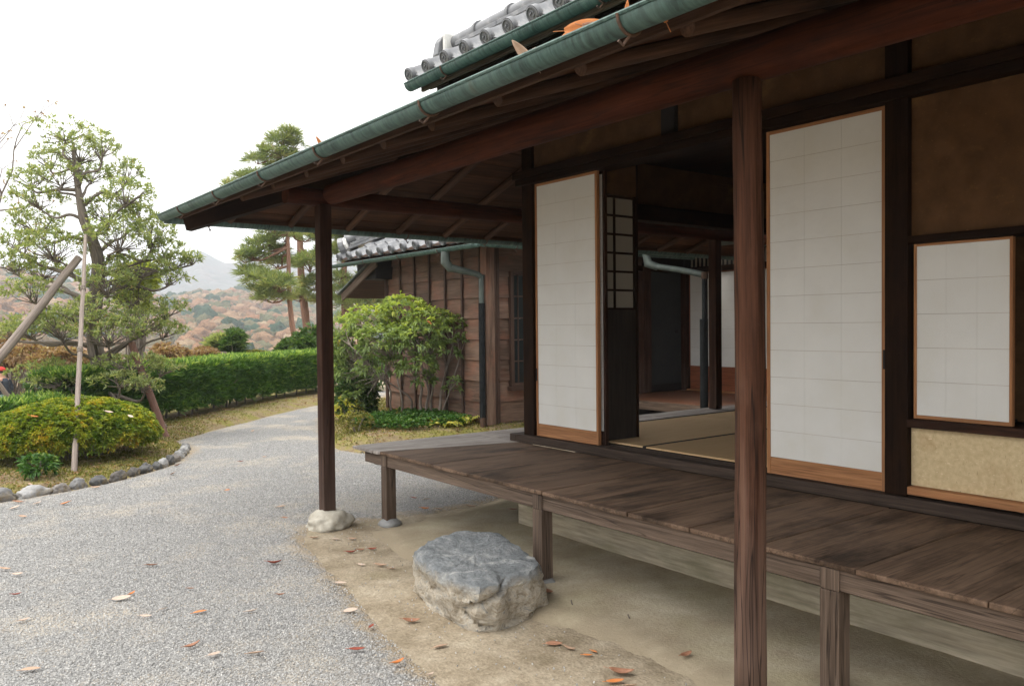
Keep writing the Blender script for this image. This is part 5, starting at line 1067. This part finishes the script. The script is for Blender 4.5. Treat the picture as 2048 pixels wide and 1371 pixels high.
b2 = W(-60, 650, 17); b2[2] = float(drop(b2[None, :2])[0]); bare_tree(b2, 7.5, 'taller bare tree reaching in from beyond the left photo edge', 11, (.05, -.02))
# fence rail beyond the hedge
fe = empty('wooden_fence', W(400, 730, 18.5)*np.array([1, 1, 0])+np.array([0, 0, -.5]), 'low log rail fence running behind the clipped hedge', 'fence')
for u, v0, v1 in ((312, 775, 708), (448, 775, 703), (575, 775, 712), (60, 775, 700), (190, 775, 700)):
    mb = MB(); mb.tube([W(u, v0, 18.4), W(u, v1, 18.4)], .06, 8); mb.build('post', M['pole'], fe)
for (ua, va, ub, vb) in ((30, 728, 312, 724), (300, 722, 455, 716), (440, 715, 600, 722)):
    mb = MB(); mb.tube([W(ua, va, 18.35), W((ua+ub)/2, (va+vb)/2+1, 18.35), W(ub, vb, 18.35)], .05, 8, wob=.08); mb.build('rail', M['pole'], fe)

# ------------------------------------------------------------------ hills
def polar(name, rs, azs, zf_, mat_, attrs=None, kind='structure'):
    A, Rr = np.meshgrid(azs, rs); X = Rr*np.sin(A); Y = Rr*np.cos(A); Z = zf_(A, Rr); n, m_ = A.shape
    me = bpy.data.meshes.new(name); I = (np.arange(n-1)[:, None]*m_+np.arange(m_-1)[None]).ravel()
    me.from_pydata(np.column_stack([X.ravel(), Y.ravel(), Z.ravel()]).tolist(), [], np.stack([I, I+1, I+m_+1, I+m_], 1).tolist()); me.materials.append(mat_); me.shade_smooth(); o = bpy.data.objects.new(name, me); COL.objects.link(o); return tag(o, kind=kind)
def hill_mat(name, cs, sc, bmp=1.0):
    m, nt, b = mat(name, cs[0], .95, .05); tc = nd(nt, 'ShaderNodeTexCoord').outputs['Object']; v = nd(nt, 'ShaderNodeTexVoronoi', Scale=sc); nt.links.new(tc, v.inputs['Vector']); sp = nd(nt, 'ShaderNodeSeparateColor'); nt.links.new(v.outputs['Color'], sp.inputs[0])
    n = noise(nt, tc, sc*.12, 6, .65); f = mth(nt, 'ADD', mth(nt, 'MULTIPLY', sp.outputs[0], .5), mth(nt, 'MULTIPLY', n, .55)); k = len(cs); c = ramp(nt, f, [(.2+.6*i/(k-1), q) for i, q in enumerate(cs)]); nt.links.new(c, b.inputs['Base Color']); bump(nt, b, mth(nt, 'SUBTRACT', 1.0, v.outputs['Distance']), bmp, 3.0); return m
def elev(px_v): return (655-px_v)/F_PX
def sm(A, s_, sd): return np.array([mnoise.noise(Vector((a*s_, r_*.004, sd))) for a, r_ in zip(A[0].ravel(), A[1].ravel())]).reshape(A[0].shape)
HT = lambda A: 1.5+430*(.036+.012*np.sin(A*9+1.0)+.008*np.sin(A*23))
def zhill(A, Rr): t = np.clip((Rr-90)/340, 0, 1); return -9+(HT(A)+9)*t**1.15+2.5*sm((A, Rr), 22, 1)
AZ = np.radians(np.arange(-45, 100, .6))
M['hill'] = hill_mat('autumn_hill', [(.06, .07, .035), (.16, .09, .05), (.2, .12, .06), (.1, .1, .05)], .2)
polar('hillside', np.linspace(80, 470, 40), AZ, zhill, M['hill'])
# wood on the hillside: one mass of crowns
def crown_mat():
    m, nt, b = mat('autumn_crown', (.2, .1, .05), .95, .05); c = ramp(nt, attr(nt, 'rnd', 'Fac'), [(0, (.03, .065, .04)), (.16, (.05, .09, .05)), (.2, (.11, .115, .06)), (.4, (.17, .15, .085)), (.6, (.22, .14, .085)), (.8, (.30, .155, .085)), (1, (.33, .24, .15))])
    tc = nd(nt, 'ShaderNodeTexCoord').outputs['Object']; n = noise(nt, tc, .9, 5, .7); c = mixc(nt, .6, c, ramp(nt, n, [(.35, (.5, .5, .5)), (.65, (1.25, 1.25, 1.25))]), 'MULTIPLY'); nt.links.new(c, b.inputs['Base Color']); bump(nt, b, n, 1.0, 1.2); return m
M['crown'] = crown_mat()
vb, fb = ICO3; var = []
for s_ in range(7):
    var.append(np.array([q*(1+.42*mnoise.noise(Vector(q*2.3)+Vector((s_*5, 2, 1)))+.16*mnoise.noise(Vector(q*5.5)+Vector((1, s_*3, 7)))+.17*mnoise.noise(Vector(q*11)+Vector((s_, 4, 2)))) for q in vb]))
fb = np.array(fb); VV = []; FF = []; RR = []; off = 0; n = 3300
az_ = np.radians(rng.uniform(-8, 45, n)); rr_ = 95+350*rng.random(n)**.8; zz_ = zhill(az_[None], rr_[None])[0]
for i in range(n):
    r_ = rng.uniform(1.0, 3.0)*(.75+rr_[i]/700); gz = rng.random() < .13; sc = np.array([r_, r_, r_*1.05]) if gz else np.array([r_, r_, r_*.85]); a = rng.uniform(0, 6.28); q = var[i % 7]*sc; ca, sa = math.cos(a), math.sin(a)
    q = np.column_stack([q[:, 0]*ca-q[:, 1]*sa, q[:, 0]*sa+q[:, 1]*ca, q[:, 2]])+np.array([rr_[i]*math.sin(az_[i]), rr_[i]*math.cos(az_[i]), zz_[i]+r_*.35]); VV.append(q); FF.append(fb+off); off += len(q); RR.append(np.full(len(q), rng.uniform(0, .16) if gz else rng.uniform(.2, 1)))
V = np.concatenate(VV).astype(np.float32); Fq = np.concatenate(FF).astype(np.int32); me = bpy.data.meshes.new('hillside_wood'); me.vertices.add(len(V)); me.vertices.foreach_set('co', V.ravel()); me.loops.add(Fq.size); me.loops.foreach_set('vertex_index', Fq.ravel()); me.polygons.add(len(Fq)); me.polygons.foreach_set('loop_start', np.arange(0, Fq.size, 3, dtype=np.int32))
try: me.polygons.foreach_set('loop_total', np.full(len(Fq), 3, np.int32))
except Exception: pass
a = me.attributes.new('rnd', 'FLOAT', 'POINT'); a.data.foreach_set('value', np.concatenate(RR).astype(np.float32)); me.materials.append(M['crown']); me.update(calc_edges=True); me.validate(); o = bpy.data.objects.new('hillside_wood', me); COL.objects.link(o); o['kind'] = 'stuff'
# hazy ridges behind
M['ridge'] = hill_mat('far_ridge', [(.03, .042, .042), (.085, .066, .055), (.05, .058, .05), (.10, .088, .075)], .09)
def zr1(A, Rr): t = np.clip((Rr-480)/240, 0, 1); return -4+(26+9*np.sin(A*7+.6)+5*np.sin(A*19+2))*t+5*sm((A, Rr), 18, 3)
polar('ridge', np.linspace(470, 760, 30), AZ, zr1, M['ridge'])
PXV = [(-700, 560), (-300, 545), (-60, 560), (120, 545), (250, 535), (330, 540), (385, 516), (405, 510), (425, 520), (450, 532), (468, 533), (490, 527), (530, 522), (580, 512), (640, 503), (720, 512), (850, 530), (1100, 520), (1700, 540), (2600, 545)]
def azpx(u): d = _f+_r*(u-1024)/F_PX; return math.atan2(d[0], d[1])
pa = np.array([azpx(u) for u, v in PXV]); ph = np.array([(655-v)/F_PX*1150 for u, v in PXV])
def zmt(A, Rr):
    H = np.interp(A, pa, ph); t = np.clip((Rr-780)/370, 0, 1); b_ = np.where(Rr > 1150, 1-.4*(Rr-1150)/200, t); rg = sm((A, Rr), 30, 5)*.5+np.abs(sm((A, Rr), 55, 8)); return -4+(H+5.5)*b_-18*rg*np.sin(np.pi*np.clip(t, 0, 1))
polar('mountain', np.linspace(780, 1350, 60), np.radians(np.arange(-45, 100, .3)), zmt, M['ridge'])

# ------------------------------------------------------------------ walker at the left edge
def person():
    b = W(9, 830, 16.0); g0 = float(drop(b[None, :2])[0]); s_ = .66; hipz = W(5, 792, 16)[2]; g0 = hipz-.92*s_
    t_ = empty('person', (b[0], b[1], g0), 'person in dark padded jacket, jeans and red cap, walking away beyond the low hedge', 'person'); fx = unit(np.array([-.8, .6, 0.])); sdv = np.array([fx[1], -fx[0], 0])
    def p(f, s, z): return np.array([b[0], b[1], g0])+s_*(fx*f+sdv*s+np.array([0, 0, z]))
    vs = [p(0, 0, .94), p(.01, 0, 1.12), p(.02, 0, 1.34), p(.03, 0, 1.46), p(.05, 0, 1.58), p(.06, 0, 1.70), p(0, .10, .90), p(.10, .10, .50), p(.02, .10, .09), p(.14, .11, .03), p(0, -.10, .90), p(-.05, -.10, .50), p(-.22, -.10, .12), p(-.10, -.11, .06), p(.01, .19, 1.40), p(-.06, .25, 1.14), p(.08, .26, .92), p(.13, .26, .84), p(.01, -.19, 1.40), p(.08, -.25, 1.14), p(.22, -.22, .98), p(.27, -.21, .92)]
    ed = [(0, 1), (1, 2), (2, 3), (3, 4), (4, 5), (0, 6), (6, 7), (7, 8), (8, 9), (0, 10), (10, 11), (11, 12), (12, 13), (2, 14), (14, 15), (15, 16), (16, 17), (2, 18), (18, 19), (19, 20), (20, 21)]
    rd = [.14, .125, .15, .062, .085, .09, .085, .062, .045, .04, .085, .062, .045, .04, .06, .046, .034, .036, .06, .046, .034, .036]
    me = bpy.data.meshes.new('body'); o0 = np.array([b[0], b[1], g0]); me.from_pydata([tuple(v-o0) for v in vs], ed, []); o = bpy.data.objects.new('body', me); COL.objects.link(o); o.parent = t_
    m = o.modifiers.new('skin', 'SKIN'); m.use_smooth_shade = True; sk = me.skin_vertices[0].data
    for q, r_ in zip(sk, rd): q.radius = (r_*s_, r_*s_)
    sk[0].use_root = True; m2 = o.modifiers.new('sub', 'SUBSURF'); m2.levels = 1; m2.render_levels = 2; me.materials.append(M['skin'])
    mb = MB(); zs = np.linspace(.98, 1.46, 17); mb.tube([p(.015, 0, z) for z in zs], [s_*(.165+.02*abs(math.sin(i*1.57)))*(1 if z < 1.40 else .80-(z-1.40)*4) for i, z in enumerate(zs)], 14)
    for sg, el, wr in ((.2, p(-.06, .26, 1.14), p(.08, .27, .93)), (-.2, p(.08, -.26, 1.14), p(.22, -.23, .99))):
        pts = curve([p(.01, sg, 1.40), el, wr], 7); mb.tube(pts, [s_*(.075+.010*(i % 2)-.001*i) for i in range(len(pts))], 10)
    mb.build('jacket', M['jacket'], t_, smooth=True)
    mb = MB()
    for sg, kn, an in ((.10, p(.10, .10, .50), p(.02, .10, .12)), (-.10, p(-.05, -.10, .50), p(-.22, -.10, .15))): pts = curve([p(0, sg*.8, .97), kn, an], 6); mb.tube(pts, list(np.linspace(s_*.115, s_*.07, len(pts))), 10)
    mb.build('jeans', M['jeans'], t_, smooth=True)
    mb = MB(); mb.tube([p(.06, 0, 1.685), p(.06, 0, 1.72), p(.06, 0, 1.765), p(.06, 0, 1.80)], [s_*.112, s_*.112, s_*.09, s_*.03], 14); mb.tube([p(.15, 0, 1.69), p(.21, 0, 1.68)], [s_*.07, s_*.05], 8); mb.build('cap', M['redcap'], t_, smooth=True)
    mb = rock((0, 0, 0), (1, 1, 1), 2, ICO2, .05); V = np.array(mb.v)*s_*np.array([.098, .098, .085])+p(.04, 0, 1.655); mb.v = [tuple(q) for q in V]; mb.build('hair', M['black'], t_, smooth=True)
M['skin'] = plain('skin', (.45, .26, .18), (.52, .31, .22), 20, .6, 0); M['jacket'] = plain('padded_navy_jacket', (.02, .028, .042), (.045, .055, .075), 8, .5, .1); M['jeans'] = plain('faded_jeans', (.16, .24, .32), (.28, .38, .46), 30, .9, .1); M['redcap'] = plain('red_cap', (.5, .03, .03), (.6, .05, .04), 20, .8, .05)
person()

# ------------------------------------------------------------------ fallen leaves
LC = {'red': ((.22, .045, .03), (.34, .09, .05)), 'brown': ((.26, .12, .07), (.40, .22, .14)), 'orange': ((.48, .15, .04), (.62, .26, .09)), 'tan': ((.36, .23, .155), (.52, .37, .27)), 'pale': ((.44, .33, .26), (.60, .49, .41))}
LM = {k: plain('fallen_leaf_'+k, a, b, 14, .6, .1) for k, (a, b) in LC.items()}
def leaf_obj(pos, L, wd, rot, curl, m, label, tilt=(0, 0), group=None):
    n = 9; rows = []
    for i in range(n):
        t = i/(n-1); w_ = wd*math.sin(math.pi*min(1, .04+t*.95))**.75*(1-.15*t)/2+.0006; zc_ = curl*L*((2*t-1)**2)*.55
        rows.append([(L*(t-.5), w_*s, zc_+abs(s)*w_*(.35+curl)) for s in (-1, -.5, 0, .5, 1)])
    mb = MB(); mb.grid(rows); mb.tube([(-L*.5, 0, curl*L*.55), (-L*.72, 0, curl*L*.7)], .0014, 4); o = mb.build('fallen_leaf', LM[m], None, smooth=True, origin=(0, 0, 0), label=label, cat='leaf', group=group); md = o.modifiers.new('th', 'SOLIDIFY'); md.thickness = .0012
    o.location = pos; o.rotation_euler = (tilt[0], tilt[1], rot); return o
GL = 'leaves fallen on the gravel'; EL = 'leaves fallen on the bare earth'
LEAVES = [
 (33, 1190, .055, .6, 'red', 'small dark red leaf on gravel at the left photo edge', GL), (10, 1141, .075, .1, 'tan', 'tan leaf on gravel at the left photo edge above the dark red one', GL), (36, 1152, .07, .1, 'pale', 'pale narrow leaf on gravel just above the dark red one', GL), (48, 1240, .06, .9, 'pale', 'pale curled leaf on gravel below the dark red one', GL),
 (244, 1197, .11, .25, 'pale', 'large pale leaf touching an orange one on gravel', GL), (264, 1187, .05, 1.2, 'orange', 'small orange leaf touching the large pale one on gravel', GL), (304, 1132, .075, .2, 'brown', 'brown leaf alone in the middle of the gravel', GL), (328, 1219, .05, 1.0, 'pale', 'small whitish upright leaf on gravel', GL), (400, 1226, .075, .2, 'orange', 'orange-brown leaf lying flat on gravel between two pale ones', GL),
 (503, 1225, .065, .4, 'pale', 'pale leaf with a raised tip, right of the orange-brown one', GL), (292, 1235, .065, .15, 'pale', 'faint pinkish leaf on gravel left of the whitish upright one', GL), (381, 1178, .045, .1, 'brown', 'tiny brown leaf above the orange-brown one', GL), (549, 1127, .10, .05, 'red', 'long dark red leaf on gravel near the corner post', GL), (386, 1293, .08, .6, 'brown', 'brown twisted leaf near the bottom of the photo left of a whitish one', GL),
 (429, 1310, .07, .8, 'pale', 'cupped whitish leaf near the bottom of the gravel', GL), (512, 1307, .08, .1, 'tan', 'long tan leaf right of the cupped whitish leaf', GL), (62, 1343, .085, .4, 'tan', 'tan leaf at the bottom left corner of the photo', GL), (563, 1013, .08, .1, 'tan', 'tan leaf on gravel left of the corner post foot', GL), (570, 1036, .055, .1, 'brown', 'small brown leaf just below the tan one by the corner post', GL),
 (482, 923, .065, .2, 'red', 'reddish leaf on the far gravel left of the corner post', GL), (455, 981, .06, 1.0, 'orange', 'small orange leaf on the gravel halfway to the kerb', GL), (561, 1192, .05, .6, 'brown', 'tiny brown leaf on gravel near the earth edge', GL), (529, 914, .055, .1, 'tan', 'tan speck of leaf on the far gravel near the path', GL), (46, 1034, .07, .1, 'tan', 'tan leaf at the gravel margin below the kerb', GL),
 (628, 1071, .075, .4, 'tan', 'tan leaf right below the whitish foundation stone', EL), (672, 1073, .07, -.1, 'pale', 'pale leaf on earth between the post stone and the ridge', EL), (705, 1072, .07, .2, 'tan', 'tan leaf on earth right of the post stone', EL), (721, 1093, .06, .3, 'brown', 'brown leaf on earth, middle one of the three near the ridge', EL), (745, 1092, .065, .4, 'red', 'dark reddish leaf on earth beside the raised ridge', EL), (702, 1098, .08, .05, 'red', 'long red-brown leaf on earth below the post stone', EL),
 (723, 1123, .06, -.3, 'pale', 'pale short leaf on earth left of the boulder', EL), (761, 1125, .09, -.1, 'tan', 'long tan leaf on earth left of the boulder', EL), (784, 1131, .06, -.3, 'tan', 'small tan leaf closest to the boulder on its left', EL), (682, 1165, .075, .1, 'pale', 'pale leaf at the border of earth and gravel', EL), (702, 1221, .085, .1, 'pale', 'large pale leaf below the border one', EL), (743, 1250, .055, 1.3, 'red', 'small red leaf standing up on earth in front of the boulder', EL),
 (822, 1233, .10, .2, 'brown', 'long brown leaf just left of the boulder foot', EL), (882, 1285, .085, .55, 'tan', 'big tan leaf in front of the boulder', EL), (797, 1328, .07, .7, 'orange', 'orange leaf near the bottom edge of the photo', EL), (861, 1345, .05, 1.0, 'pale', 'pale small leaf near the bottom right of the orange one', EL), (714, 1301, .08, .15, 'red', 'reddish leaf at the gravel border near the bottom', EL),
 (828, 998, .06, .1, 'red', 'red leaf on gravel behind the far veranda leg', GL), (854, 1000, .07, .1, 'pale', 'pale pink leaf behind the far veranda leg', GL), (878, 1018, .065, .4, 'tan', 'upright tan leaf on the earth under the veranda end', EL), (850, 1020, .08, -.1, 'orange', 'orange-tan leaf on the earth under the veranda end', EL), (941, 1008, .10, .0, 'tan', 'long pale tan leaf deep under the veranda end', EL), (1027, 1022, .075, .0, 'brown', 'brown leaf beside the foundation corner', EL),
 (1108, 1281, .09, .1, 'brown', 'brown leaf right of the boulder on the earth', EL), (1139, 1291, .07, -.4, 'tan', 'pinkish leaf next to the brown one right of the boulder', EL), (1175, 1304, .05, -.1, 'orange', 'small orange leaf, left one of a close pair', EL), (1188, 1297, .05, -1.0, 'orange', 'small orange leaf standing on edge, right one of a close pair', EL), (1372, 1315, .085, .7, 'brown', 'brown leaf on the pounded floor left of the round post', EL), (1243, 1340, .12, -.1, 'brown', 'long brown leaf above the bright orange one', EL), (1231, 1356, .085, .1, 'orange', 'bright orange leaf at the bottom edge of the photo', EL), (1262, 1363, .06, .1, 'tan', 'small tan leaf beside the bright orange one', EL), (1096, 1188, .09, -.8, 'brown', 'dark dry leaf leaning against the leg behind the boulder', EL)]
def gz(q):
    p_ = q[None, :2]
    return max(float(zground(p_)[0]), float(ztat(p_)[0]) if tsd(p_)[0] > -.1 else -1, float(zgravel(p_)[0])+.006 if gsd(p_)[0] > -.2 else -1, float(zbank(p_)[0]) if bsd(p_)[0] > 0 else -1)
for (u, v, L, rot, m, lb, gp) in LEAVES:
    q = G(u, v, .01); q[2] = gz(q)+.006; leaf_obj(q, L*.9, L*.36, -YAW+rot, rng.uniform(.05, .38), m, lb, (rng.normal(0, .2), rng.normal(0, .08)), gp)
for (u, v, m, lb) in ((35, 1000, 'brown', 'brown leaf on the moss between the left kerb stones'), (190, 972, 'tan', 'tan leaf lying on a kerb stone'), (60, 975, 'tan', 'tan leaf on the moss behind the first kerb stone'), (130, 1003, 'orange', 'orange leaf on the gravel side of the kerb'), (75, 1003, 'pale', 'pale leaf on the gravel side of the kerb'), (30, 1012, 'pale', 'large pale leaf before the first kerb stone'), (180, 925, 'orange', 'orange leaf on the moss behind the pole foot'), (345, 945, 'tan', 'tan leaf on sand beside the far kerb stones'), (355, 928, 'brown', 'brown leaf on sand beside the farthest kerb stones'), (505, 860, 'tan', 'pale leaf on the path margin under the hedge'), (420, 842, 'tan', 'tan leaf under the near part of the hedge')):
    q = G(u, v, .03); q[2] = gz(q)+.006; leaf_obj(q, .085, .034, rng.uniform(0, 3), .2, m, lb, (rng.normal(0, .2), rng.normal(0, .2)), 'leaves fallen along the kerb')
for (u, v, D, m, lb, rot) in ((68, 833, 8.35, 'orange', 'orange leaf caught on the left side of the clipped bush', .4), (218, 824, 8.45, 'pale', 'pale leaf caught on top of the clipped bush', .2), (262, 833, 8.5, 'pale', 'long whitish leaf caught on the right side of the clipped bush', -.5), (176, 798, 9.0, 'tan', 'tan leaf caught at the back of the clipped bush', .8)):
    leaf_obj(W(u, v, D), .085, .032, -YAW+rot, .2, m, lb, (.35, .2), 'leaves caught on the clipped bush')
leaf_obj(W(858, 646, DO-.75), .10, .06, .3, .2, 'orange', 'orange leaf caught in the bright green shrub', (.8, .4))
# leaves lying in the gutters
for (u, v, X, L, asp, ang, m, lb) in ((1048, 122, 1.79, .15, .30, 2.3, 'tan', 'tan curled leaf standing up out of the front gutter'), (1060, 130, 1.78, .10, .45, 1.0, 'pale', 'pale leaf crumpled in the gutter beside the tan one'), (1150, 90, 1.80, .17, .45, .6, 'orange', 'big orange leaf piled in the gutter, left one'), (1178, 74, 1.79, .20, .40, .15, 'orange', 'big arched orange leaf piled in the gutter, top one'), (1196, 76, 1.78, .13, .45, -.2, 'brown', 'brown-orange leaf under the gutter pile, right one'), (1253, 46, 1.80, .11, .22, 1.5, 'orange', 'thin orange leaf tip sticking out of the gutter'), (1290, 34, 1.80, .17, .30, .42, 'orange', 'flat orange leaf lying along the gutter lip'), (1312, 16, 1.80, .17, .32, 2.0, 'orange', 'upright pointed orange leaf in the gutter near the top of the photo'), (1366, 1, 1.79, .13, .4, .5, 'orange', 'orange leaf in the gutter at the top edge of the photo'), (642, 301, 1.80, .11, .25, 2.1, 'orange', 'single orange leaf sticking up from the far part of the gutter'), (792, 239, 1.80, .08, .3, .8, 'brown', 'small brown leaf tip at the gutter lip')):
    v -= 13; k = _f+_r*(u-1024)/F_PX+_u*(685.5-v)/F_PX; q = CAM+k*(X+.045)/k[0]; o = leaf_obj(q, L*.85, L*.85*asp, 0, .16, m, lb, (0, 0), 'leaves caught in the front gutter')
    o.rotation_euler = (1.35, -ang, -.55)      # leaf blade stands nearly upright between gutter and roof edge
for (u, v, L, lb) in ((1143, 1201, .05, 'short dark twig on the pounded earth right of the boulder'), (1257, 1228, .035, 'tiny dark twig in the middle of the pounded earth')):
    q = G(u, v, .03); q[2] = gz(q)+.004; mb = MB(); mb.tube([q+np.array([-.3, -.5, 0])*L, q, q+np.array([.35, .45, .05])*L], .004, 6); mb.build('twig', M['bark'], None, label=lb, cat='twig')

# ------------------------------------------------------------------ haze round everything
m = bpy.data.materials.new('haze'); m.use_nodes = True; nt = m.node_tree; nt.nodes.clear(); pv = nt.nodes.new('ShaderNodeVolumePrincipled'); pv.inputs['Color'].default_value = (.86, .92, 1, 1); pv.inputs['Density'].default_value = .0007; pv.inputs['Anisotropy'].default_value = .2
ou = nt.nodes.new('ShaderNodeOutputMaterial'); nt.links.new(pv.outputs[0], ou.inputs['Volume'])
mb = MB(); HZ = 3900; mb.box(-HZ, HZ, -HZ, HZ, -12, 150); hz = mb.build('haze', m, None, kind='stuff')
